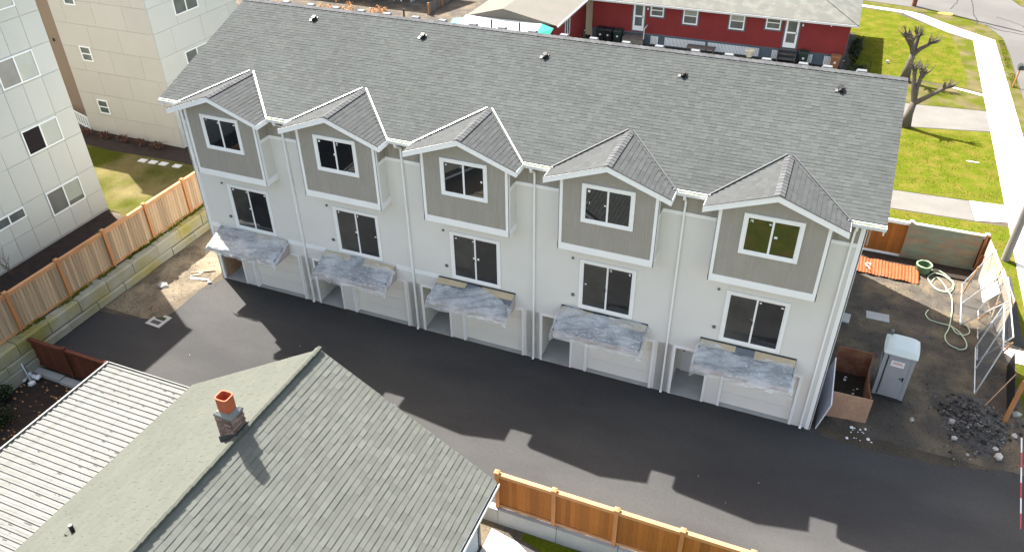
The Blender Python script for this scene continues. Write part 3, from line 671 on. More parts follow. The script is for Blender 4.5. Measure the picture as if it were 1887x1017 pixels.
for i in range(10): 
    f=i/9; rl.bar((-18.3+2.7*f,8.85-.85*f,TZ),(-18.3+2.7*f,8.85-.85*f,TZ+.75),.09,.05)
one('railing',rl,'white','short white picket railing in front of the tan stair wall','railing')
rs=random.Random(3)
for i,x in enumerate([-15.2,-13.9,-12.6,-11.4,-10.2]):
    mb=MB(); leafcloud(mb,(0,0,.22),(.55,.3,.3),260,.05,rs)
    one('low_shrub',mb,'leafb',['brown leafless shrub nearest the white railing by the tan wall','second brown shrub from the white railing, under the small window','middle one of the brown shrubs along the cream wall','brown shrub second from the townhouse corner on the mulch','brown shrub closest to the townhouse corner on the mulch'][i],'shrub','brown shrubs along the cream wall',(x,7.45,TZ))

# ------------------------------------------------------------------ cedar fence on the terrace + block wall
BW=thing('retaining_wall','mossy two course concrete block retaining wall below the cedar fence at the left','retaining wall',(-3.35,0,0))
y=-9.6; i=0
rs=random.Random(11)
P('wall_core',MB().box(-3.8,-3.40,-20,12,-1.2,.9),'soil',BW,world=True)
while y<9:
    for c,(z0,z1,off) in enumerate([(-.62,-.02,.6),(0,.40,.0),(.41,.99,.7)]):
        yy=y+off; L_=1.45
        if c==0 and yy>-7: continue
        x1=-3.30+rs.uniform(-.02,.02)-(.035 if c==2 else 0); s=rs.uniform(-.015,.015)
        b=MB(); zt=z1+rs.uniform(-.02,.01)
        # chamfered, slightly rough top block
        pts=[(x1-.50,z0),(x1,z0+.03),(x1,zt-.06),(x1-.05,zt),(x1-.52,zt)]
        b.prism([(px_,yy+.012,pz_) for px_,pz_ in pts],(0,L_-.024,0))
        if c==2: b.box(x1-.34,x1-.14,yy+.35,yy+L_-.35,zt,zt+.03)
        P('block',b,'block',BW,world=True)
    y+=1.45
CF=thing('cedar_fence','tall cedar board fence with orange posts standing above the mossy block wall','fence',(-3.85,0,TZ))
fx=-3.84; fz=TZ; fh=1.72
posts=[-16.2,-13.85,-11.5,-9.12,-6.78,-4.45,-2.12,.22,2.62,4.97,7.3,9.6]
pme=MB().box(-.06,.06,-.06,.06,0,fh+.06).mesh('post','cedpost'); cme=MB().box(-.085,.085,-.085,.085,0,.04).add([(-.085,-.085,.04),(.085,-.085,.04),(.085,.085,.04),(-.085,.085,.04),(0,0,.09)],[(0,1,4),(1,2,4),(2,3,4),(3,0,4)]).mesh('post_cap','cedrail')
bme=MB().box(-.012,.012,-.068,.068,0,fh-.16).mesh('board','ceda')
for i,y in enumerate(posts):
    o=inst('post',pme,CF,(fx+.03-CF.location.x,y,0)); c=inst('post_cap',cme,o,(0,0,fh+.06))
    if i+1<len(posts):
        y2=posts[i+1]; n=int((y2-y-.14)/.142)
        for j in range(n):
            inst('board',bme,CF,(fx-CF.location.x+rs.uniform(-.004,.004),y+.07+(j+.5)*(y2-y-.14)/n,.08))
        P('rail',MB().box(-.02,.045,y+.06,y2-.06,.02,.12),'cedrail',CF); P('rail',MB().box(-.02,.05,y+.06,y2-.06,fh-.15,fh-.05),'cedrail',CF)
        P('cap_rail',MB().box(-.06,.08,y+.05,y2-.05,fh-.03,fh+.01),'cedrail',CF)
# front fence above grey block wall
def fence_y(name,label,posts,y,z,h,bm,pm,rm,side=-1,tint=None,bw=.14,base=None):
    F=thing(name,label,'fence',(posts[0],y,z))
    pme=MB().box(-.06,.06,-.06,.06,0,h+.06).mesh('post',pm); cme=MB().box(-.08,.08,-.08,.08,0,.04).add([(-.08,-.08,.04),(.08,-.08,.04),(.08,.08,.04),(-.08,.08,.04),(0,0,.09)],[(0,1,4),(1,2,4),(2,3,4),(3,0,4)]).mesh('post_cap',rm)
    bme=MB().box(-bw/2+.003,bw/2-.003,-.011,.011,0,h-.14).mesh('board',bm)
    for i,x in enumerate(posts):
        o=inst('post',pme,F,(x-posts[0],side*.03,0)); inst('post_cap',cme,o,(0,0,h+.06))
        if i+1<len(posts):
            x2=posts[i+1]; n=max(1,int((x2-x-.12)/bw))
            for j in range(n): inst('board',bme,F,(x-posts[0]+.06+(j+.5)*(x2-x-.12)/n,rnd.uniform(-.004,.004),.07),scale=((x2-x-.12)/n/(bw-.004),1,1))
            P('rail',MB().box(x-posts[0]+.06,x2-posts[0]-.06,side*.05,side*.012,.02,.12),rm,F); P('rail',MB().box(x-posts[0]+.06,x2-posts[0]-.06,side*.05 if side<0 else .012,-.012 if side<0 else .05,h-.14,h-.05),rm,F)
            P('cap_rail',MB().box(x-posts[0]+.05,x2-posts[0]-.05,-.07,.06,h-.03,h+.01),rm,F)
    return F
fence_y('cedar_fence','orange stained cedar fence with square post caps along the near side of the alley',[15.95,17.76,19.64,21.52,23.42,25.3,27.2,29.1],-6.86,.02,1.48,'cedb','cedpost','cedrail')
RW=thing('retaining_wall','low grey concrete panel wall under the orange cedar fence at the bottom','retaining wall',(16,-6.95,LZ))
x=14.1
while x<31:
    P('block',MB().prism([(x+.008,-7.06,LZ),(x+.008,-7.02,-.0),(x+.008,-6.74,-.0),(x+.008,-6.74,LZ)],(1.884,0,0)),'blockg',RW,world=True); x+=1.9
fence_y('cedar_fence','dark red brown board fence running from the block wall to the metal patio roof',[-3.72,-1.55,.55,2.6],-6.95,-.40,1.30,'cedd','cedd','cedd')
fo=thing('concrete_footing','pale concrete footing beams lying at the foot of the dark brown fence','footing',(-2.5,-7.2,LZ))
P('beam',MB().box(-3.75,-1.95,-7.36,-7.08,LZ,-.42),'conc',fo,world=True); P('beam',MB().box(-1.9,1.5,-7.40,-7.1,LZ,-.44),'conc',fo,world=True)

# ------------------------------------------------------------------ green roofed house (foreground)
H=thing('green_roof_house','single storey house with green grey shingle gable roof and brick chimney in the foreground','house',(10.8,-13,LZ))
yg=-7.55; yb=-19.; xr,zr_=10.84,5.27; xl,xR,ze=5.30,16.22,2.0
sR=(zr_-ze)/(xR-xr); sL=(zr_-ze)/(xr-xl)
P('wall',MB().prism([(5.8,-8.0,LZ),(15.8,-8.0,LZ),(15.8,-8.0,2.05),(xr,-8.0,5.0),(5.8,-8.0,2.05)],(0,.02,0)).prism([(5.8,yb+.4,LZ),(15.8,yb+.4,LZ),(15.8,yb+.4,2.05),(xr,yb+.4,5.0),(5.8,yb+.4,2.05)],(0,.02,0)).box(5.8,5.85,yb+.42,-8.0,LZ,2.1).lapx(yb+.42,-8.0,LZ,2.06,15.8,.2,.015),'palewall',H,world=True)
gw=MB(); z=LZ
while z<4.8:
    hwid=5.0 if z+.2<2.05 else max(.02,5.0-(z+.2-2.05)/.59)
    xm=10.8; gw.add([(xm-hwid,-7.945,z),(xm+hwid,-7.945,z),(xm+hwid,-7.975,z+.2),(xm-hwid,-7.975,z+.2),(xm-hwid,-7.98,z),(xm+hwid,-7.98,z)],[(3,2,1,0),(0,1,5,4)]); z+=.2
P('gable_siding',gw,mat('beige_lap_siding',(.36,.315,.24),.8,.06,2),H,world=True)
gwn=P('window',MB().box(9.3,10.7,-7.96,-7.91,1.2,1.3).box(9.3,10.7,-7.96,-7.91,2.3,2.4).box(9.3,9.4,-7.96,-7.91,1.3,2.3).box(10.6,10.7,-7.96,-7.91,1.3,2.3).box(9.97,10.03,-7.96,-7.92,1.3,2.3),'white',H,world=True)
P('pane',MB().box(9.4,9.97,-7.94,-7.93,1.3,2.3),'glassm',gwn,world=True); P('pane',MB().box(10.03,10.6,-7.94,-7.93,1.3,2.3),'glassm',gwn,world=True)
P('corner_trim',MB().box(15.8,15.84,-8.1,-7.97,LZ,2.05),'lead',H,world=True)
ww=MB().box(15.81,15.86,-11.4,-9.0,LZ+.9,LZ+1.0).box(15.81,15.86,-11.4,-9.0,2.0,2.05).box(15.81,15.9,-9.12,-9.0,LZ+1.0,2.0).box(15.81,15.9,-11.4,-11.28,LZ+1.0,2.0)
wo_=P('window',ww,'blue',H,world=True); P('pane',MB().box(15.81,15.84,-11.28,-9.12,LZ+1.0,2.0),'cream',wo_,world=True)
rb=MB(); rb.prism([(xr,yg,zr_),(xR,yg,ze),(xR,yb,ze),(xr,yb,zr_)],(0,0,-.14)); rb.prism([(xr,yg,zr_),(xr,yb,zr_),(xl,yb,ze),(xl,yg,ze)],(0,0,-.14))
gr=P('roof',rb,'roofbase',H,world=True)
# right slope shingles: nearest/visible 300 as own objects
cnt=[0]; gorg=Vector((xR,yb,ze)); cand=[]
def piece(p,fs): cand.append((p,fs)); return True
hR=math.hypot(xR-xr,zr_-ze)
shingles((xR,yb,ze-.0),(0,1,0),Vector((-(xR-xr),0,zr_-ze)).normalized(),yg-yb,hR,hR/38,.28,MB(),th=.010,piece=piece,rs=random.Random(5),jit=.03)
campos=Vector(camo.location)
vis=[c for c in cand if c[0][0].y>-13.2]
vis.sort(key=lambda c:(c[0][0]-campos).length)
near=set(id(c) for c in vis[:300])
rest=MB()
for c in cand:
    if id(c) in near:
        g=c[0][4]; mb=MB().add([v-g for v in c[0]],c[1]); o=bpy.data.objects.new('shingle',mb.mesh('shingle','groofo')); COL.objects.link(o); o.parent=gr; o.location=g-ORG[H]
    else: rest.add(c[0],c[1])
P('shingle',rest,'groof',gr,world=True,kind='stuff')
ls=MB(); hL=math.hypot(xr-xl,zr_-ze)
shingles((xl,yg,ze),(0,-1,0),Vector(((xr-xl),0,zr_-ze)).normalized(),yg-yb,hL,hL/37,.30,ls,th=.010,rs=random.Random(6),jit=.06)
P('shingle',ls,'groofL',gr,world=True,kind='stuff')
# ridge caps each piece
kme=None
cu=Vector((.0,0,1))
y=yg+.02
capb=MB(); cw=.17
capb.add([(0,.0,.095),(0,-.235,.065),(.07,-.235,.045),(.07,0,.075),(-cw,0,.035-cw*sL*.8),(-cw,-.235,.005-cw*sL*.8),(0,0,.05),(.07,0,.02),(-cw,0,-.02-cw*sL*.8),(.07,-.235,-.03),(.07,0,-.03)],[(0,3,2,1),(0,1,5,4),(6,7,3,0),(8,6,0,4),(3,10,9,2)])
capm=capb.mesh('ridge_cap','groofL')
while y>yb+.2:
    inst('ridge_cap',capm,gr,(xr-ORG[H].x+rnd.uniform(-.008,.008),y-ORG[H].y,zr_+.02-ORG[H].z),(0,0,rnd.uniform(-.03,.03))); y-=.205
# rake trim and gutter
P('rake_trim',MB().prism([(xR-.04,yg-.06,ze-.15),(xr,yg-.06,zr_-.15),(xr,yg-.06,zr_-.32),(xR-.04,yg-.06,ze-.32)],(0,.03,0)).prism([(xl+.04,yg-.06,ze-.15),(xr,yg-.06,zr_-.15),(xr,yg-.06,zr_-.32),(xl+.04,yg-.06,ze-.32)],(0,.03,0)),'palewall',gr,world=True)
P('gutter',MB().box(xR,xR+.10,yb,yg-.02,ze-.13,ze-.11).box(xR+.10,xR+.115,yb,yg-.02,ze-.13,ze-.02).box(xR+.0,xR+.012,yb,yg-.02,ze-.11,ze-.01),'gutter',H,world=True)
P('gutter_debris',MB().box(xR+.012,xR+.095,yb,yg-.05,ze-.108,ze-.085),'lead',H,world=True)
# chimney, rotated with ridge, on the left slope by the ridge
chx,chy=10.52,-10.95
def chimney():
    zt=5.86; z0=4.75; w=.27; d=.23
    core=P('chimney',MB().box(chx-w+.015,chx+w-.015,chy-d+.015,chy+d-.015,z0,zt-.02),'mortar',H,world=True)
    br=MB(); z=z0; r=0; rs=random.Random(4)
    while z<zt-.09:
        off=.0 if r%2 else .11
        for sx in (0,1):
            y=chy-d-off*.0
            yy=chy-d+(-off)
            while yy<chy+d:
                a=max(yy,chy-d); b=min(yy+.205,chy+d)
                if b-a>.03: br.box(chx-w-.004*rs.random() if sx==0 else chx+w-.03,chx-w+.03 if sx==0 else chx+w+.004*rs.random(),a+.006,b-.006,z,z+.06)
                yy+=.22
        for sy in (0,1):
            xx=chx-w+.03-off
            while xx<chx+w-.03:
                a=max(xx,chx-w+.03); b=min(xx+.205,chx+w-.03)
                if b-a>.03: br.box(a+.006,b-.006,chy-d-.004*rs.random() if sy==0 else chy+d-.03,chy-d+.03 if sy==0 else chy+d+.004*rs.random(),z,z+.06)
                xx+=.22
        z+=.075; r+=1
    P('brick',br,'brick',core,world=True,kind='stuff')
    P('crown',MB().add([(chx-w-.01,chy-d-.01,zt-.03),(chx+w+.01,chy-d-.01,zt-.03),(chx+w+.01,chy+d+.01,zt-.03),(chx-w-.01,chy+d+.01,zt-.03),(chx-w+.0,chy-d,zt+.02),(chx+w,chy-d,zt+.02),(chx+w,chy+d,zt+.02),(chx-w,chy+d,zt+.02),(chx-.19,chy-.17,zt+.10),(chx+.19,chy-.17,zt+.10),(chx+.19,chy+.17,zt+.10),(chx-.19,chy+.17,zt+.10)],[(0,1,5,4),(1,2,6,5),(2,3,7,6),(3,0,4,7),(4,5,9,8),(5,6,10,9),(6,7,11,10),(7,4,8,11),(8,9,10,11)]),'mortar',core,world=True)
    # flue: rounded square tube
    fl=MB(); n=24; prof=[]
    def ring(s,z): 
        out=[]
        for i in range(n):
            t=2*math.pi*i/n; c,s_=math.cos(t),math.sin(t); k=(abs(c)**5+abs(s_)**5)**(-1/5); out.append((chx+c*k*s*1.1,chy+s_*k*s,z))
        return out
    for s,z in ((.165,zt+.05),(.165,zt+.50),(.175,zt+.505),(.175,zt+.53),(.145,zt+.53),(.14,zt+.1)): fl.v+=ring(s,z)
    for r_ in range(5):
        for i in range(n): fl.f.append((r_*n+i,r_*n+(i+1)%n,(r_+1)*n+(i+1)%n,(r_+1)*n+i))
    P('flue',fl,'clay',core,world=True,smooth=False)
    P('flue_throat',MB().box(chx-.145,chx+.145,chy-.13,chy+.13,zt+.1,zt+.12),'clayi',core,world=True)
    zz=lambda x: zr_-sL*(xr-x)
    P('flashing',MB().prism([(chx-w-.03,chy-d-.03,zz(chx-w-.03)-.05),(chx+w+.03,chy-d-.03,min(zz(chx+w+.03),zr_)-.05),(chx+w+.03,chy-d-.03,zr_+.12),(chx-w-.03,chy-d-.03,zz(chx-w-.03)+.20)],(0,2*d+.06,0)),'lead',core,world=True)
chimney()
vx,vy=7.35,-13.9; vzz=zr_-sL*(xr-vx)
vp=P('vent_pipe',MB().tube([(vx,vy,vzz-.05),(vx,vy,vzz+.26)],.055,12),'black',H,world=True)
P('flashing',MB().box(vx-.17,vx+.12,vy-.14,vy+.14,vzz-.10,vzz-.0),'groofL',vp,world=True)

# metal patio roof
PR=thing('patio_cover','weathered white ribbed metal patio roof attached to the green roofed house','patio roof',(3.6,-11,LZ))
rsp=random.Random(8)
pitch=.205; prof=[(-.1025,0),(-.03,0),(-.015,.035),(.045,.035),(.075,.0),(.1025,0)]
pan=MB(); 
for z_off in (0,): 
    for (a,za),(b,zb_) in zip(prof,prof[1:]): pan.add([(0,a,za-.02),(3.55,a,za),(3.55,b,zb_),(0,b,zb_-.02)],[(0,1,2,3),(3,2,1,0)])
pan.add([(0,-.03,-.02),(0,.05,-.02),(0,.045,.015),(0,-.015,.015)],[(0,1,2,3)])
pame=pan.mesh('roof_panel','metalw')
dots=MB()
for i in range(36):
    y=-7.80-i*pitch
    o=inst('roof_panel',pame,PR,(1.80-3.6+rsp.uniform(-.015,.015),y+11,1.93-LZ))
    for q in range(rsp.randint(0,3)):
        xx=1.80+rsp.choice([rsp.uniform(.3,3.3),rsp.uniform(2.2,3.3)]); dots.box(xx,xx+rsp.uniform(.03,.16),y-.075,y-.06+rsp.uniform(0,.02),1.925+ (xx-1.8)*.0056,1.929+(xx-1.8)*.0056+.004)
P('leaf_debris',dots,'lead',PR,world=True,kind='stuff')
P('edge_trim',MB().box(1.74,1.79,-15.3,-7.68,1.84,1.99),'metalw',PR,world=True)
P('edge_trim',MB().box(1.79,5.3,-7.68,-7.66,1.86,1.98),'metalw',PR,world=True)
for y in (-7.8,-11.5,-15.1): P('post',MB().box(1.85,1.95,y-.05,y+.05,LZ,1.88),'metalw',PR,world=True)
P('beam',MB().box(1.85,1.95,-15.2,-7.72,1.78,1.87),'metalw',PR,world=True)
# garden lower left
rs=random.Random(9)
for i,(x,y,r_) in enumerate([(-3.2,-8.9,.6),(-2.2,-9.8,.75),(-2.9,-10.9,.7)]):
    mb=MB(); leafcloud(mb,(0,0,r_*.6),(r_,r_,r_*.8),1300,.055,rs)
    one('dark_shrub',mb,'leafd',['dark leafy shrub in the corner garden closest to the brown fence','dark leafy shrub between the other two beside the metal patio roof','dark leafy shrub lowest at the left edge by the patio roof'][i],'shrub',None,(x,y,LZ))
mb=MB()
for i in range(300):
    x=rs.uniform(-3.6,1.7); y=rs.uniform(-11,-7.5); s=rs.uniform(.015,.06); mb.box(x,x+s*1.6,y,y+s,LZ+.01,LZ+.02+s*.4)
P('leaf_litter',mb,'leafo',kind='stuff')
bag=MB(); 
for i in range(9):
    vs,fs=rockmesh(rs,.16); dx,dy,dz_=rs.uniform(-.35,.35),rs.uniform(-.2,.2),rs.uniform(.05,.2); bag.add([(a+dx,b+dy,c+dz_) for a,b,c in vs],fs)
one('plastic_bags',bag,'litter','crumpled white plastic bags at the foot of the block wall by the leaning pipe','bags',None,(-3.15,-7.6,LZ))
one('leaning_pipe',MB().tube([(0,0,0),(-.62,.25,1.25)],.03,8),'steel','thin grey pipe leaning against the block wall beside the white bags','pipe',None,(-2.95,-7.75,LZ))
# bare sapling by apartment A
def branchy(mb,p,d,l,r,depth,rs,tw=.35):
    q=p+d*l; mid=p+d*l*.5+Vector((rs.uniform(-1,1),rs.uniform(-1,1),0))*l*.05
    mb.tube([p,mid,q],[r,r*.85,r*.65],5 if r<.02 else 7)
    if depth==0: return
    for i in range(rs.choice([2,3])):
        nd=(d+Vector((rs.uniform(-1,1),rs.uniform(-1,1),rs.uniform(-.1,.6)))*tw*1.6).normalized(); branchy(mb,p+d*l*rs.uniform(.55,1),nd,l*rs.uniform(.6,.85),r*.55,depth-1,rs,tw)
mb=MB()
for i in range(4): branchy(mb,Vector((0,0,0)),Vector((rs.uniform(-.35,.35),rs.uniform(-.35,.35),1)).normalized(),.65,.016,3,rs)
one('bare_sapling',mb,'twig','small leafless multi stemmed sapling in front of the white apartment wall','sapling',None,(-7.1,-4.3,TZ))
mb=MB(); leafcloud(mb,(0,0,0),(.22,.3,.2),160,.05,rs); mb.tube([(0,0,0),(-.1,-.2,-1.2)],.015,5)
one('leafy_sprig',mb,'leafy','bright yellow green sprig at the left edge behind the cedar fence','plant',None,(-4.15,-7.2,2.35))

# gravel corner items
mh=MB().box(-.38,.38,-.36,.36,0,.03); m_=thing('drain_cover','square grey drain frame with dark grates set in the gravel beside the new asphalt','drain cover',(-.5,-3.5,.012),-.05)
P('frame',mh,'conc',m_)
for i in (-1,1):
    P('grate',MB().box(-.22,.22,i*.14-.10,i*.14+.10,.03,.036),'leafd' if i>0 else 'lead',m_)
ptb=MB()
for i in range(60):
    a=rs.uniform(-.38,.38); b=rs.uniform(-.3,.3); s=rs.uniform(.04,.1); vs,fs=rockmesh(rs,s,.5); ptb.add([(p+a,q+b,r_+.02) for p,q,r_ in vs],fs)
P('red_gravel',ptb,mat('reddish_gravel',(.16,.11,.09),1,.2,5,rand='island',ramt=.4),kind='stuff',label='patch of reddish broken stone beside the drain cover').location=(-1.15,-2.75,0)
grv=MB()
for i in range(1500):
    x=rs.uniform(-3.2,.1); y=rs.uniform(-3.6,4); 
    if x>-.5-.3*(y<-1) and y<-1 : continue
    s=rs.choice([.02,.025,.03,.04]); vs=[(x+rs.uniform(-s,s),y+rs.uniform(-s,s),.03+rs.uniform(0,s)) for _ in range(4)]; grv.add(vs,[(0,1,2),(0,2,3),(1,3,2),(0,3,1)])
P('loose_gravel',grv,'rubble',kind='stuff')
for i,(x,y,s,l) in enumerate([(-2.05,-1.55,.27,'large pale dusty stone lying in the shaded gravel by the block wall'),(-1.15,-.15,.13,'small brown stone where the gravel turns sunny'),(-.35,-.6,.09,'little dark stone on the sunny sand beside the asphalt edge')]):
    vs,fs=rockmesh(rs,s); one('stone',MB().add(vs,fs),'stone',l,'stone',None,(x,y,.06))
tr_=thing('timber_offcuts','pale timber offcuts lying on the sunny sand next to the leftmost entry','offcuts',(-.9,-.6,.07),.15)
P('board',MB().bar((-.4,0,0),(.45,.02,.02),.09,.03),'white',tr_); P('board',MB().bar((-.6,.35,0),(.35,.75,.02),.05,.03),'ply',tr_); P('board',MB().bar((-.5,.15,0),(-.1,.3,.03),.05,.03),'kraft',tr_)

# ------------------------------------------------------------------ right yard
# portable toilet
PT=thing('portable_toilet','grey portable toilet with pale rounded roof standing in the dirt yard','portable toilet',(26.93,2.95,.05),R(-4))
w2=.50
P('base',MB().box(-w2-.02,w2+.02,-w2-.02,w2+.02,.0,.10),'lead',PT)
P('wall',MB().box(-w2,w2,-w2+.03,w2,.10,2.0).box(-w2,-w2+.12,-w2,-w2+.03,.1,2.0).box(w2-.12,w2,-w2,-w2+.03,.1,2.0).box(-w2+.12,w2-.12,-w2,-w2+.03,1.93,2.0),'potty',PT)
dr=P('door',MB().box(-w2+.13,w2-.13,-w2+.005,-w2+.029,.12,1.92).box(-w2+.2,w2-.2,-w2-.008,-w2+.005,.3,1.0),'potty',PT)
P('handle',MB().box(w2-.24,w2-.19,-w2-.03,-w2+.005,.95,1.1),'black',dr); P('lock',MB().tube([(w2-.30,-w2-.012,1.02),(w2-.30,-w2+.005,1.02)],.028,8),'black',dr)
P('hinge_strip',MB().box(-w2+.13,-w2+.17,-w2-.006,-w2+.005,.15,1.9),'lead',dr)
sg=P('sign',MB().box(-.22,.20,-w2-.014,-w2+.004,1.50,1.73),'litter',dr)
for z in (1.65,1.59): 
    mb=MB(); x=-.15
    while x<.13: wd=rs.uniform(.02,.05); mb.box(x,x+wd,-w2-.0165,-w2-.0145,z,z+.035); x+=wd+.012
    P('print_line',mb,'redink',sg)
for s in (-1,1):
    mb=MB()
    for i in range(8): mb.box(s*w2 if s>0 else -w2-.008,s*w2+.008 if s>0 else -w2,-.35,.35,1.5+i*.05,1.52+i*.05)
    P('louvre',mb,'lead',PT)
rf=MB(); nx,ny=12,8
for j in range(ny+1):
    for i in range(nx+1):
        u=i/nx*2-1; v=j/ny*2-1; e=(1-abs(u)**4)*(1-abs(v)**4)
        cxn=.56*(u*(1-.05*v*v)); cyn=.56*(v*(1-.05*u*u)); rf.v.append((cxn,cyn,2.02+.20*max(0,e)**.55))
for j in range(ny):
    for i in range(nx): a=j*(nx+1)+i; rf.f.append((a,a+1,a+nx+2,a+nx+1))
ring=[(i,0) for i in range(nx+1)]+[(nx,j) for j in range(1,ny+1)]+[(i,ny) for i in range(nx-1,-1,-1)]+[(0,j) for j in range(ny-1,0,-1)]
idx=[j*(nx+1)+i for i,j in ring]; n0=len(rf.v)
for q in idx: x,y,z=rf.v[q]; rf.v.append((x,y,1.98))
L_=len(idx)
for t in range(L_): rf.f.append((idx[t],n0+t,n0+(t+1)%L_,idx[(t+1)%L_]))
rf.f.append(tuple(n0+t for t in range(L_)))
P('roof',rf,'pottyr',PT,smooth=False)
P('vent_pipe',MB().tube([(-.40,.40,2.0),(-.40,.40,2.32)],.05,10),'vent',PT)
# plywood pit
PB=thing('plywood_enclosure','open enclosure of brown plywood sheets around a dark pit at the end of the townhouse','plywood enclosure',(25.6,2,.0))
P('back_sheet',MB().box(25.02,26.2,3.32,3.345,0,1.22),'plyr',PB,world=True,label='reddish plywood sheet at the back')
P('front_sheet',MB().prism([(24.95,.84,0),(26.28,.96,0),(26.28,.93,1.12),(24.98,.81,1.2)],(0,.02,0)),'plyp',PB,world=True,label='pale tan sheet at the front')
sd=MB(); 
for i in range(10):
    t=i/9; y=.98+t*2.34; x=26.22-.07*math.sin(t*3.14)
    sd.v+=[(x,y,0),(x-.05*math.sin(t*3.1),y,1.15)]
for i in range(9): sd.f.append((2*i,2*i+2,2*i+3,2*i+1))
ss=P('side_sheet',sd,'plyr',PB,world=True); md=ss.modifiers.new('thick','SOLIDIFY'); md.thickness=.018
P('soil',MB().box(25.05,26.2,.98,3.3,0,.10),'soil',PB,world=True)
mb=MB()
for i in range(16):
    x=rs.uniform(25.1,26.0); y=rs.uniform(1.3,3.1); s=rs.uniform(.03,.09); mb.add([(x,y,.11),(x+s,y+s*.3,.13),(x+s*.8,y+s,.115),(x-s*.2,y+s*.5,.14)],[(0,1,2,3)])
P('paper_scraps',mb,'litter',PB,world=True,kind='stuff')
gs=thing('foam_board','tall grey board with white edge leaning beside the plywood enclosure at the townhouse corner','board',(24.8,1.2,0))
P('sheet',MB().prism([(24.74,.1,0),(24.74,2.6,0),(24.98,2.6,1.22),(25.0,.1,1.2)],(-.03,0,.0)),'gsheet',gs,world=True); P('edge',MB().bar((24.72,.085,.02),(24.985,.085,1.2),.03,.02,up=(0,1,0)).bar((24.985,.1,1.215),(24.965,2.6,1.225),.035,.02),'litter',gs,world=True)
for i,(x,y,w_,h_,l,rz) in enumerate([(26.5,7.3,.86,.5,'grey concrete slab lying flat in the shaded dirt behind the portable toilet',.02),(25.35,6.75,.26,.6,'short grey concrete slab on the dirt close to the townhouse end wall',-.1)]):
    one('concrete_slab',MB().box(-w_/2,w_/2,-h_/2,h_/2,0,.07),'conc',l,'slab',None,(x,y,.03),rz)
one('timber_prop',MB().bar((0,0,0),(.15,.5,.9),.08,.05),'white','white timber propped on the ground against the townhouse end wall','timber',None,(25.0,6.0,.02))
# rubble pile
RP=MB(); cx_,cy_=29.7,2.2
for j in range(21):
    for i in range(21):
        u=i/10-1; v=j/10-1; r_=math.hypot(u,v); x=cx_+u*1.15; y=cy_+v*1.5
        RP.v.append((x,y,max(-.02,.42*(1-(r_*(1+.35*noise.noise(Vector((u*1.5,v*1.5,7)))))**1.3)+.10*noise.noise(Vector((x*3,y*3,1)))-.03)))
for j in range(20):
    for i in range(20): a=j*21+i; RP.f.append((a,a+1,a+22,a+21))
rk=MB().add(RP.v,RP.f)
for i in range(520):
    t=rs.uniform(0,6.28); r_=rs.random()**.6*(1.0+.3*math.sin(t*3+1)+.15*math.sin(t*5)); x=cx_+math.cos(t)*r_*1.15; y=cy_+math.sin(t)*r_*1.5; z=max(0,.42*(1-r_**1.6))
    s=rs.choice([.03,.04,.05,.06,.09]); vs,fs=rockmesh(rs,s); rk.add([(a+x,b+y,c+z+.02) for a,b,c in vs],fs)
o=P('rubble_pile',rk,'rubble',kind='stuff',label='heap of dark broken rubble in front of the leaning fence panels')
for i,(x,y,s,l) in enumerate([(27.73,1.65,.13,'round pale rock alone on the dirt to the right of the portable toilet'),(30.34,.9,.2,'broad flat pale rock at the near right foot of the rubble heap'),(30.25,1.25,.13,'pale rock between the rubble heap and the flat rock'),(29.0,1.95,.16,'pale angular rock on the left flank of the rubble heap'),(29.0,1.15,.12,'rounded pale rock at the near left foot of the rubble heap'),(31.05,3.25,.2,'flat grey rock just right of the orange post'),(29.4,.62,.08,'small white rock in front of the rubble heap near the asphalt'),(29.45,1.75,.12,'pale rock on the middle of the rubble heap'),(29.7,1.95,.10,'small pale rock right of centre on the rubble heap'),(30.9,2.1,.14,'pale rock at the right edge of the picture beyond the rubble heap')]):
    vs,fs=rockmesh(rs,s,.8); one('rock',MB().add(vs,fs),'stone',l,'rock','loose pale rocks',(x,y,.08+(.22 if 29.2<x<29.8 and y>1.5 else 0)+(.1 if abs(x-29.)<.05 else 0)))
mb=MB()
for i in range(170):
    t=rs.uniform(0,6.28); r_=rs.random()**.5*(1.2+.3*math.sin(t*3+1)); x=cx_+math.cos(t)*r_*1.15; y=cy_+math.sin(t)*r_*1.45
    vs,fs=rockmesh(rs,rs.choice([.015,.02,.03,.045]),.8); mb.add([(a+x,b+y,c+max(.03,.42*(1-r_**1.3)+.04)) for a,b,c in vs],fs)
P('pale_rubble',mb,mat('pale_broken_concrete',(.20,.19,.175),.95,.15,6,rand='island',ramt=.5),kind='stuff')
mb=MB()
for i in range(16):
    x=rs.uniform(25.7,26.5); y=rs.uniform(-.05,.65); vs,fs=rockmesh(rs,rs.choice([.03,.05,.07]),.6); mb.add([(a+x,b+y,c+.04) for a,b,c in vs],fs)
P('plaster_chips',mb,'litter',kind='stuff')
mb=MB()
for i in range(3600):
    x=rs.uniform(24.7,31.3); y=rs.uniform(.0,12.1); s=rs.choice([.012,.015,.02,.03,.045]); vs=[(x+rs.uniform(-s,s),y+rs.uniform(-s,s),.035+rs.uniform(0,s)) for _ in range(4)]; mb.add(vs,[(0,1,2),(0,2,3),(1,3,2),(0,3,1)])
P('yard_gravel',mb,'rubble',kind='stuff')
mb=MB()
for i in range(9):
    x=rs.uniform(1,24); y=rs.uniform(-6.5,-.4); s=rs.uniform(.012,.035); mb.box(x,x+s,y,y+s,.012,.02)
P('asphalt_specks',mb,'litter',kind='stuff')
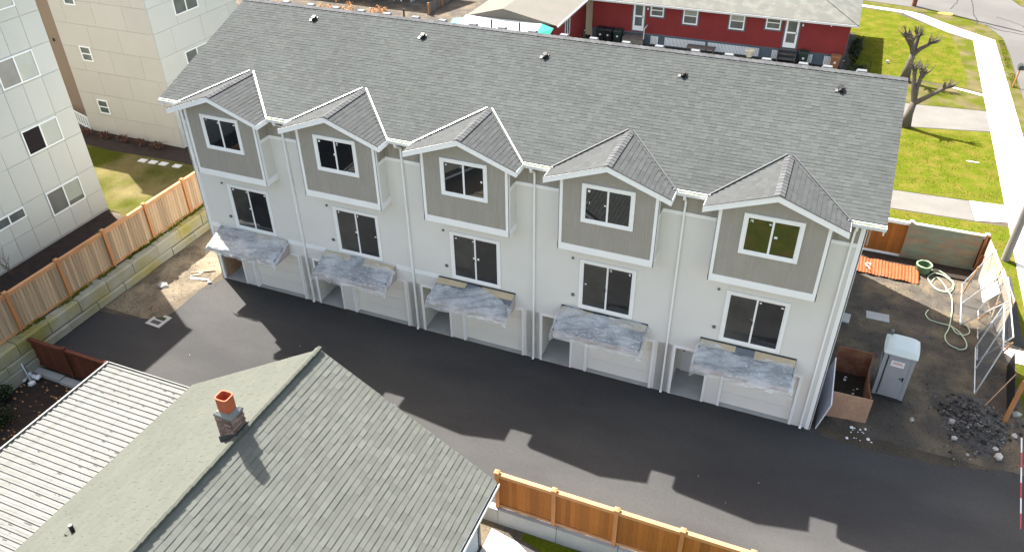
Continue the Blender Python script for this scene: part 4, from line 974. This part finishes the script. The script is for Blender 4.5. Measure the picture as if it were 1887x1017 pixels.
# orange mesh on ground
mb=MB(); nx,ny=60,12
for j in range(ny+1):
    for i in range(nx+1):
        u=i/nx; v=j/ny; x=25.3+u*2.75; y=10.38+v*1.1-.1*u+.06*noise.noise(Vector((u*4,v*2,1))); mb.v.append((x,y,.08+.018*math.sin(u*130)+.10*v+.05*noise.noise(Vector((u*6,v*3,5)))))
for j in range(ny):
    for i in range(nx): a=j*(nx+1)+i; mb.f.append((a,a+1,a+nx+2,a+nx+1))
one('safety_netting',mb,'orange','ribbed orange safety netting laid out on the ground below the brown back fence','netting',None,(0,0,.03))
one('dark_trench',MB().prism([(25.4,11.3,.05),(28.0,11.35,.05),(30.1,11.3,.05),(30.2,12.15,.05),(25.4,12.2,.05)],(0,0,.05)),'soil','strip of dark turned soil along the foot of the back fence','soil')
mb=MB()
for i in range(14): t=i/13*5.2; mb.v
one('rope_scrap',MB().tube([(math.cos(t*.45)*.11,math.sin(t*.45)*.13-(.25 if t>11 else 0),.02) for t in range(13)],.018,6),'litter','white loop of rope lying on the orange netting','rope',None,(25.98,10.8,.24))
bk=thing('green_tub','round dark green tub with hose looped in it beside the plywood fence panel','tub',(28.2,11.35,.08))
ring_=lambda r_,z:[(math.cos(t*math.pi/9)*r_,math.sin(t*math.pi/9)*r_,z) for t in range(18)]
mb=MB(); mb.v=ring_(.27,0)+ring_(.34,.38)+ring_(.31,.38)+ring_(.25,.05)
for r_ in range(3):
    for i in range(18): mb.f.append((r_*18+i,r_*18+(i+1)%18,(r_+1)*18+(i+1)%18,(r_+1)*18+i))
mb.f.append(tuple(range(54,72)))
P('tub',mb,mat('green_tub_plastic',(.09,.15,.08),.6,.1,4),bk)
P('hose_loop',MB().tube([(math.cos(t*.5)*.3,math.sin(t*.5)*.3,.36+.01*t%.05) for t in range(26)],.02,6),'rope',bk)
hp=[[28.34,11.33],[28.8,11.67],[29.38,10.98],[29.28,10.2],[28.76,10.14],[28.41,10.9],[28.75,11.4],[29.25,11.1],[29.38,10.6],[28.95,10.1],[28.55,10.5],[28.8,11.1],[29.13,10.29],[29.29,9.63],[29.25,8.64],[29.11,7.53],[28.95,6.96],[29.04,6.5],[29.39,6.27],[29.63,6.37],[29.68,6.75],[29.51,7.3],[29.18,7.69],[28.49,7.81],[28.28,8.13],[28.4,8.51]]
def spline(pts,n=6,z=.1):
    out=[]; P_=[Vector((a,b,0)) for a,b in pts]
    for i in range(len(P_)-1):
        p0=P_[max(i-1,0)];p1=P_[i];p2=P_[i+1];p3=P_[min(i+2,len(P_)-1)]
        for k in range(n):
            t=k/n; q=.5*((2*p1)+(p2-p0)*t+(2*p0-5*p1+4*p2-p3)*t*t+(3*p1-p0-3*p2+p3)*t**3); q.z=z+.02*math.sin(i+k*.5); out.append(q)
    return out
one('garden_hose',MB().tube(spline(hp),.022,6),'rope','pale green garden hose coiled on the straw coloured dirt and trailing towards the toilet','hose')
one('garden_hose',MB().tube(spline([(29.18,7.69),(29.37,7.25),(29.7,7.3),(29.85,7.6),(29.75,7.95),(29.5,8.05)]),.02,6),'rope','short loop of pale hose beside the leaning chain link panels','hose')
# back fence
BF=fence_y('board_fence','reddish brown vertical board fence behind the orange netting, white capped rail on top',[24.9,27.35,30.3],12.4,0,1.78,'cedb','cedpost','white',side=-1,bw=.15)
P('plywood_sheet',MB().box(27.27,30.17,12.27,12.295,.06,1.78),'plyg',BF,world=True,label='large green and tan stained plywood sheet fixed over the boards')
one('fence_end_post',MB().bar((0,0,0),(.02,.0,1.9),.1).bar((-.12,-.35,0),(-.02,-.3,1.1),.14,.03),'cedd','dark red brown post at the corner of the plywood clad fence','post',None,(30.32,12.15,0))
o=one('particle_board_fence',MB().prism([(30.35,12.05,.0),(30.62,9.9,0),(30.62,9.9,1.85),(30.38,12.05,1.8)],(.025,0,0)).prism([(30.64,9.88,.0),(30.88,7.75,0),(30.9,7.75,1.75),(30.66,9.88,1.85)],(.025,0,0)),'osb','pale particle board sheets standing between the corner post and the sidewalk','board fence')
# chain link panels
def chain(label,b0,b1,t1,t0):
    b0,b1,t1,t0=map(Vector,(b0,b1,t1,t0)); T=thing('chain_link_fence',label,'chain link fence',tuple((b0+b1)/2),0,'chain link panels leaning at the right of the yard')
    fr=MB(); 
    for p,q in ((b0,b1),(b1,t1),(t1,t0),(t0,b0),((b0+b1)/2,(t0+t1)/2)): fr.tube([p,q],.026,8)
    P('frame',fr,'steel',T,world=True)
    me=MB(); Lh=(b1-b0).length; n=int(Lh/.11); hh=(t0-b0).length; m=int(hh/.11)
    f=lambda u,v: (b0*(1-u)+b1*u)*(1-v)+(t0*(1-u)+t1*u)*v
    def wire(u0,v0,u1,v1): 
        me.bar(f(u0,v0),f(u1,v1),.0042,.0042)
    for i in range(-m,n+1):
        u0,v0=i/n,0.; u1,v1=(i+m)/n,1.
        if u0<0: v0=(-i)/m; u0=0
        if u1>1: v1=(n-i)/m; u1=1
        if v1>v0: wire(u0,v0,u1,v1); wire(1-u0,v0,1-u1,v1)
    P('wire_mesh',me,'wire',T,world=True)
    return T,f
T1,f1=chain('chain link panel leaning farthest back, white sheets tied to it',(29.76,11.0,.03),(29.55,8.0,.03),(30.75,7.7,1.78),(30.52,11.3,1.78))
T2,f2=chain('chain link panel in the middle of the leaning row',(30.28,9.3,.03),(30.02,5.9,.03),(30.62,5.3,1.8),(30.80,9.3,1.8))
T3,f3=chain('chain link panel at the near end beside the rubble heap',(30.02,6.7,.04),(29.81,3.85,.04),(30.22,4.45,1.82),(30.5,7.3,1.82))
for u0,u1,l in ((.30,.52,'white sheet tied to the leaning chain link, the left of two'),(.56,.80,'white sheet tied to the leaning chain link, the right of two')):
    n_=Vector((-.03,0,.03)); one('white_sheet',MB().prism([f1(u0,.50)+n_,f1(u1,.50)+n_,f1(u1,.86)+n_,f1(u0,.86)+n_],(.008,0,-.004)),'litter',l,'white sheet')
for i,(a,b,l) in enumerate([((29.75,10.3,0),(29.9,10.2,1.5),'thin upright cedar stake in front of the leaning panels'),((30.2,8.6,0),(30.5,7.9,1.5),'thin timber leaning inside the row of chain link panels'),((30.55,6.0,0),(30.7,5.4,1.5),'thin timber at the near end of the chain link row')]):
    one('stake',MB().bar(a,b,.05,.03),'cedrail',l,'stake')
one('orange_post',MB().bar((0,0,0),(.06,.10,1.85),.13,.09),'cedpost','orange brown timber post standing behind the rubble heap','post',None,(30.66,2.75,0))
one('silt_fence',MB().prism([(30.75,3.0,0),(31.0,5.9,0),(31.05,5.9,.75),(30.8,3.0,.75)],(.01,0,0)),'black','low black fabric silt fence between the yard and the grass','silt fence')
one('long_pole',MB().tube([(30.0,3.0,.35),(30.9,4.4,.9)],.018,6),'ply','thin pole slanting over the far side of the rubble heap','pole')
one('utility_pole',MB().tube([(31.62,13.75,-.2),(31.62,13.75,11)],[.17,.12],14),'poleg','grey utility pole rising at the right edge beside the sidewalk','utility pole')
one('utility_pole',MB().tube([(28.17,52.95,-.2),(28.17,52.95,11)],[.19,.13],14).box(28.05,28.3,52.8,53.05,-.0,.02),'polebrown','dark brown utility pole at the far street corner near the top of the picture','utility pole')
mp=MB(); x0_,y0_=31.2,.0
n=10
for i in range(n):
    pass
MP=thing('marker_pole','red and white striped pole leaning at the right edge over the alley','marker pole',(30.75,-1.45,0))
for i in range(6):
    f=i/6; a=Vector((30.72,-1.9,0)); b=Vector((30.45,.3,1.6))
    P('band',MB().tube([a+(b-a)*f,a+(b-a)*(f+1/6)],.022,8),'redink' if i%2==0 else 'litter',MP,world=True)
# mailbox
MBX=thing('mailbox','dark metal mailbox on a thin orange brown post beside the street','mailbox',(33.97,36.2,0))
P('post',MB().bar((0,0,0),(.05,.0,1.25),.08),'cedpost',MBX)
bxm=MB(); pr_=[(-.16,0),(.16,0),(.16,.18),(.11,.27),(0,.31),(-.11,.27),(-.16,.18)]
bxm.prism([(x+.05,-.27,1.22+z) for x,z in pr_],(0,.54,0)); P('box',bxm,'binK',MBX)
P('door',MB().prism([(x*.95+.05,-.285,1.23+z*.93) for x,z in pr_],(0,.014,0)),'lead',MBX)
P('flag',MB().box(.215,.225,-.1,.05,1.4,1.46),'redink',MBX)
# pollarded trees
def pollard(label,base,trunk,limbs,seed):
    T=thing('pollarded_tree',label,'tree',base); rs=random.Random(seed); t=MB()
    t.tube([Vector(p) for p in trunk],[.27-.10*i/(len(trunk)-1) if i else .34 for i in range(len(trunk))],12)
    P('trunk',t,'bark',T,smooth=True)
    for lb in limbs:
        m=MB(); pts=[Vector(p) for p in lb]; m.tube(pts,[.16,.13,.11][:len(pts)] if len(pts)==3 else [.16,.11],9)
        e=pts[-1]; d=(pts[-1]-pts[-2]).normalized()
        # knobbly head with stubs
        vs,fs=rockmesh(rs,.16,1.1); m.add([(a+e.x,b+e.y,c+e.z) for a,b,c in vs],fs)
        for i in range(13):
            nd=(d*.9+Vector((rs.uniform(-1,1),rs.uniform(-1,1),rs.uniform(-.3,1)))*.75).normalized(); l=rs.uniform(.3,.7); q=e+nd*l; 
            m.tube([e,e+nd*l*.5+Vector((rs.uniform(-.04,.04),0,.02)),q],[.06,.052,.045],6)
            if rs.random()<.9:
                for _ in range(4):
                    n3=(nd+Vector((rs.uniform(-1,1),rs.uniform(-1,1),rs.uniform(-.3,1)))*.6).normalized(); m.tube([q-nd*.08,q+n3*rs.uniform(.15,.4)],[.012,.006],4)
        P('limb',m,'bark',T)
    return T
pollard('knobbly pollarded tree closest to the townhouse roof corner with an arm reaching right',(27.5,27.25,0),[(0,0,0),(.03,0,.8),(.1,0,1.55)],[[(.1,0,1.5),(.05,.2,2.3),(.12,.2,3.0)],[(.1,0,1.5),(-.1,.1,2.2),(-.28,.2,3.15)],[(.1,0,1.45),(.7,-.1,2.0),(1.35,-.1,2.55)]],2)
pollard('pollarded tree with a fan shaped crown farther up the lawn',(27.45,34.9,0),[(0,0,0),(.02,0,1.0),(.08,0,1.9)],[[(.08,0,1.8),(-.15,0,2.3),(-.5,.05,2.75)],[(.08,0,1.8),(.1,.1,2.4),(.12,.1,2.85)],[(.08,0,1.8),(.45,0,2.25),(.8,-.05,2.55)],[(.08,0,1.8),(-.05,-.2,2.3),(-.2,-.3,2.6)]],5)
one('stepping_stone',MB().box(-.3,.3,-.05,.05,0,.03),'pave','thin white strip lying on the middle lawn','strip',None,(30.9,23.6,.02),-.05)
one('white_marker',MB().box(-.08,.08,-.06,.06,0,.2),'pave','small white marker on the far lawn near the red house shadow','marker',None,(26.35,38.0,.0))

# ------------------------------------------------------------------ red house
RH=thing('red_house','long low red house with white windows and pale hip roof behind the townhouse','house',(14,36,0))
yw=36.0; xw0,xw1=5.45,23.45
P('wall',MB().lap(xw0,xw1,.82,3.05,yw,.13,.02).box(xw0,xw1,yw+.01,44,.8,3.05).lapx(yw,44,.82,3.05,xw1,.13,.02),'red',RH,world=True)
P('foundation',MB().box(xw0+.05,xw1-.05,yw+.04,43.9,0,.8),'redt',RH,world=True)
P('sill_band',MB().box(xw0,xw1,yw-.03,yw+.0,.74,.83),'redt',RH,world=True)
P('corner_trim',MB().box(xw1-.0,xw1+.03,yw-.03,yw+.08,.8,3.05),'redt',RH,world=True)
ex0,ex1,ey,ez=4.9,23.9,35.45,3.12; rr=.36; hy=4.6
rm=MB().add([(ex0,ey,ez),(ex1,ey,ez),(ex1-hy,ey+hy,ez+hy*rr),(ex0+hy,ey+hy,ez+hy*rr),(ex1,ey+2*hy,ez),(ex0,ey+2*hy,ez),(ex0,ey,ez-.06),(ex1,ey,ez-.06),(ex1,ey+2*hy,ez-.06),(ex0,ey+2*hy,ez-.06)],[(0,1,2,3),(1,4,2),(4,5,3,2),(5,0,3),(9,8,7,6)])
rr_=P('roof',rm,'paleroof',RH,world=True)
P('ridge_cap',MB().bar((ex1,ey,ez+.02),(ex1-hy,ey+hy,ez+hy*rr+.02),.2,.03),'paleroof',rr_,world=True)
P('gutter',MB().box(ex0,ex1,ey-.05,ey,ez-.16,ez-.03),'gutter',RH,world=True); P('gutter',MB().box(ex1,ex1+.03,ey-.05,ey+2*hy,ez-.14,ez-.05),'gutter',RH,world=True)
P('downspout',MB().box(22.2,22.27,ey+.0,yw,2.85,3.0),'gutter',RH,world=True)
def rwin(x0,x1,z0,z1,top='glassm',bot='glassm'):
    P('window_surround',MB().box(x0-.09,x1+.09,yw-.028,yw-.0205,z0-.1,z1),'redt',RH,world=True)
    return sashy(RH,x0,x1,z0,z1,yw-.0205,top,bot,.09)
rwin(9.82,10.80,2.12,3.02); rwin(12.22,13.26,1.82,3.02,'glassb','glassm'); rwin(15.5,16.54,1.82,3.02,'glassb','glassm'); rwin(17.98,18.98,2.10,3.02)
def rdoor(x0,x1,label):
    f=MB(); z0,z1=.98,3.02; y=yw-.02
    P('door_surround',MB().box(x0-.1,x1+.1,y-.008,y,z0-.1,z1),'redt',RH,world=True)
    f.box(x0,x1,y-.05,y-.009,z0,z1); d=P('storm_door',f,'white',RH,world=True)
    P('pane',MB().box(x0+.14,x1-.14,y-.06,y-.0505,z0+1.1,z1-.1),'glassm',d,world=True); P('pane',MB().box(x0+.14,x1-.14,y-.06,y-.0505,z0+.35,z0+.98),'glassm',d,world=True)
    P('handle',MB().box(x1-.12,x1-.08,y-.09,y-.05,z0+.95,z0+1.1),'black',d,world=True)
    P('porch_light',MB().box(x1+.18,x1+.28,y-.1,y,2.55,2.7),'litter',RH,world=True)
rdoor(8.58,9.40,''); rdoor(19.33,20.20,'')
st=thing('porch_steps','weathered dark wooden steps below the right storm door of the red house','steps',(19.8,35.5,0))
for i in range(4): P('tread',MB().box(19.2,20.35,34.75+i*.3,35.08+i*.3,.18+i*.23,.23+i*.23),'wood',st,world=True)
P('side_board',MB().box(19.17,19.2,34.8,35.97,0,.8).box(20.35,20.38,34.8,35.97,0,.8),'wood',st,world=True)
st=thing('porch_landing','grey wooden landing below the left storm door of the red house','steps',(9,35.4,0))
P('deck',MB().box(8.1,9.7,34.9,35.95,.62,.7),'wood',st,world=True); P('skirt',MB().box(8.12,9.68,34.9,34.93,0,.62),'grfence',st,world=True)
P('rail',MB().bar((9.7,34.95,.7),(9.7,34.95,1.5),.06).bar((9.7,34.95,1.45),(9.7,35.9,1.45),.06),'gutter',st,world=True)
for x0,x1 in ((10.0,10.55),(11.05,14.0),(14.2,17.85),(18.7,19.1),(21.05,21.45),(22.2,22.85)):
    L=P('lattice_skirt',MB().box(x0,x1,yw-.06,yw-.035,.1,.70),'palewall',RH,world=True); sl=MB(); x=x0+.02
    while x<x1-.03: sl.box(x,x+.05,yw-.075,yw-.0605,.11,.69); x+=.10
    P('slat',sl,'white',L,world=True)
def cart(mm,label,x,y,rz=0,s=1.,group='wheeled bins along the red house'):
    T=thing('wheelie_bin',label,'bin',(x,y,0),rz,group)
    b=MB(); b.add([(-.24,-.26,.05),(.24,-.26,.05),(.24,.22,.05),(-.24,.22,.05),(-.30,-.34,.95),(.30,-.34,.95),(.30,.30,.95),(-.30,.30,.95)],[(3,2,1,0),(0,1,5,4),(1,2,6,5),(2,3,7,6),(3,0,4,7)])
    b.box(-.32,.32,-.36,-.33,.88,.95).box(-.32,-.29,-.33,.3,.88,.95).box(.29,.32,-.33,.3,.88,.95)
    P('body',b,mm,T)
    l=MB(); l.add([(-.33,-.38,.96),(.33,-.38,.96),(.33,.33,.98),(-.33,.33,.98),(-.27,-.30,1.03),(.27,-.30,1.03),(.27,.26,1.06),(-.27,.26,1.06)],[(4,5,6,7),(0,1,5,4),(1,2,6,5),(2,3,7,6),(3,0,4,7),(3,2,1,0)])
    P('lid',l,mm,T)
    for s_ in (-1,1): P('wheel',MB().tube([(s_*.24,.25,.12),(s_*.30,.25,.12)],.12,12),'black',T)
    P('handle',MB().tube([(-.2,.36,.95),(.2,.36,.95)],.02,6),'black',T)
    P('emblem',MB().box(-.07,.07,-.315,-.30,.55,.72),'litter',T)
cart('binK','black wheeled bin beside the sunny gap at the left end of the red house',6.3,35.5,.1); cart('binK','black wheeled bin just left of the green one by the left storm door',6.95,35.5,-.1)
cart('binG','dark green wheeled bin left of the wooden landing',7.65,35.5); cart('binG','dark green wheeled bin right of the dark wooden steps',20.85,35.45,.1); cart('binBr','brown wheeled bin at the right corner of the red house',22.95,35.35)
vs=MB()
vs.v=[(math.cos(t*.5236)*r_,math.sin(t*.5236)*r_,z) for r_,z in ((.2,0),(.28,.4),(.36,.42),(.36,.5),(.2,.5),(.15,.4)) for t in range(12)]
for r_ in range(5):
    for i in range(12): vs.f.append((r_*12+i,r_*12+(i+1)%12,(r_+1)*12+(i+1)%12,(r_+1)*12+i))
vs.f.append(tuple(range(60,72)))
one('planter_pot',vs,'cream','round cream planter pot in front of the white lattice of the red house','planter',None,(17.3,35.0,.35))
tb=thing('garden_table','dark low table with thin legs in front of the white lattice','table',(13.9,35.1,0))
P('table_top',MB().box(-1.0,1.0,-.35,.35,.55,.6),'wood',tb)
for a in (-.9,.9):
    for b in (-.3,.3): P('leg',MB().bar((a,b,0),(a,b,.55),.05),'wood',tb)
rs=random.Random(21)
mb=MB(); leafcloud(mb,(0,0,1.1),(.55,.8,1.1),1800,.07,rs)
one('dark_shrub',mb,'leafd','tall dark evergreen shrub at the right corner of the red house','shrub',None,(24.15,37.0,0))
mb=MB(); leafcloud(mb,(0,0,.35),(.9,.6,.35),900,.06,rs)
one('dark_shrub',mb,'leafd','low dark shrub in the red house shadow beside the brown bin','shrub',None,(24.5,35.2,0))
one('tree_stake',MB().bar((0,0,0),(0,0,1.2),.05),'binK','thin dark stake on the shaded lawn right of the red house','stake',None,(25.2,34.9,0))
# sunny gap wall
one('sunny_gate',MB().box(4.75,5.4,36.6,36.7,0,2.6).box(5.3,5.42,36.2,36.6,0,2.9),'cream','narrow cream board panel in the gap between the two red houses','gate')
# small red house with beige roof and awning
R2=thing('red_house','small red house with beige roof and white awning behind the townhouse ridge','house',(2,29,0))
P('wall',MB().box(-1.0,4.75,29.2,40,0,2.9).lapx(29.2,40,.3,2.9,4.75,.14,.02),'red',R2,world=True)
P('roof',MB().add([(-1.6,28.8,3.0),(5.15,28.8,3.0),(5.15,41,3.0),(-1.6,41,3.0),(1.2,28.8,3.75),(1.2,41,3.75)],[(1,2,5,4),(4,5,3,0),(0,1,4),(3,5,2),(0,3,2,1)]),'beigeroof',R2,world=True)
P('gutter',MB().box(5.15,5.24,28.8,41,2.88,3.0),'gutter',R2,world=True)
w_=windowx(R2,31.6,32.6,1.3,2.5,4.77,('glassm','glassm'))
P('awning',MB().add([(-1.6,27.3,2.75),(4.1,27.3,2.75),(4.1,28.78,3.05),(-1.6,28.78,3.05),(-1.6,27.3,2.7),(4.1,27.3,2.7)],[(0,1,2,3),(4,5,1,0)]),'gutter',R2,world=True)
P('awning_end',MB().add([(4.1,27.3,2.76),(4.9,27.3,2.4),(4.95,28.7,2.85),(4.1,28.75,3.06)],[(0,1,2,3)]),'teal',R2,world=True)
P('awning_end',MB().add([(-1.6,27.3,2.76),(-2.4,27.3,2.5),(-2.3,28.2,2.9),(-1.6,28.3,3.0)],[(0,1,2,3),(3,2,1,0)]),'tealb',R2,world=True)
# grey fence running back
F2=thing('weathered_fence','grey weathered board fence running away behind the townhouse ridge','fence',(-7.4,40,0))
bme=MB().box(-.012,.012,-.10,.10,0,1.8).mesh('board','grfence')
y=34.0
while y<47: inst('board',bme,F2,(.0,y-40,0)); y+=.22
for y in (34,36.4,38.8,41.2,43.6,46): inst('post',MB().box(.02,.12,-.06,.06,0,1.9).mesh('post','cedrail'),F2,(0,y-40,0))
# brown house far
BH=thing('brown_house','dark brown two storey house with white framed windows at the top left behind the ridge','house',(-14,37,0))
P('wall',MB().lap(-30,-10.3,0,5.6,36.5,.2,.02).box(-30,-10.3,36.51,46,0,5.6),'brownwall',BH,world=True)
P('side_wall',MB().box(-10.3,-10.22,36.45,46,0,5.6),'palewall',BH,world=True,label='pale blue grey side wall')
sashy(BH,-13.0,-12.2,.3,1.25,36.48,'glassm','glassm',.1); sashy(BH,-11.9,-11.1,.6,1.7,36.48,'glassm','glassm',.1)
P('roof',MB().prism([(-30.5,36,5.6),(-9.8,36,5.6),(-9.8,41,7.6),(-30.5,41,7.6)],(0,0,.12)),'roofbase',BH,world=True)
sheet('side_yard',[(-10.2,33),(-7.5,33),(-7.5,50),(-10.2,50)],.012,'soil')
rs=random.Random(33)
for i,(x,y,h,l) in enumerate([(-11.1,27.4,2.7,'wide bush with dry orange leaves showing over the left part of the ridge'),(-8.4,28.0,2.3,'narrow bush with dry orange leaves over the ridge, by the brown house')]):
    T=thing('dry_bush',l,'bush',(x,y,0)); m=MB(); lf=MB()
    for q in range(9): branchy(m,Vector((rs.uniform(-.5,.5),0,0)),Vector((rs.uniform(-.5,.5),rs.uniform(-.4,.4),1)).normalized(),h*.6,.03,2,rs)
    for q in range(10 if i==0 else 6): leafcloud(lf,(rs.uniform(-1.6,1.2)*(1 if i==0 else .5),rs.uniform(-.4,.4),h+rs.uniform(-.2,.9)),(.35,.35,.3),70,.06,rs,.1)
    P('stems',m,'twig',T); P('leaves',lf,'leafo',T)
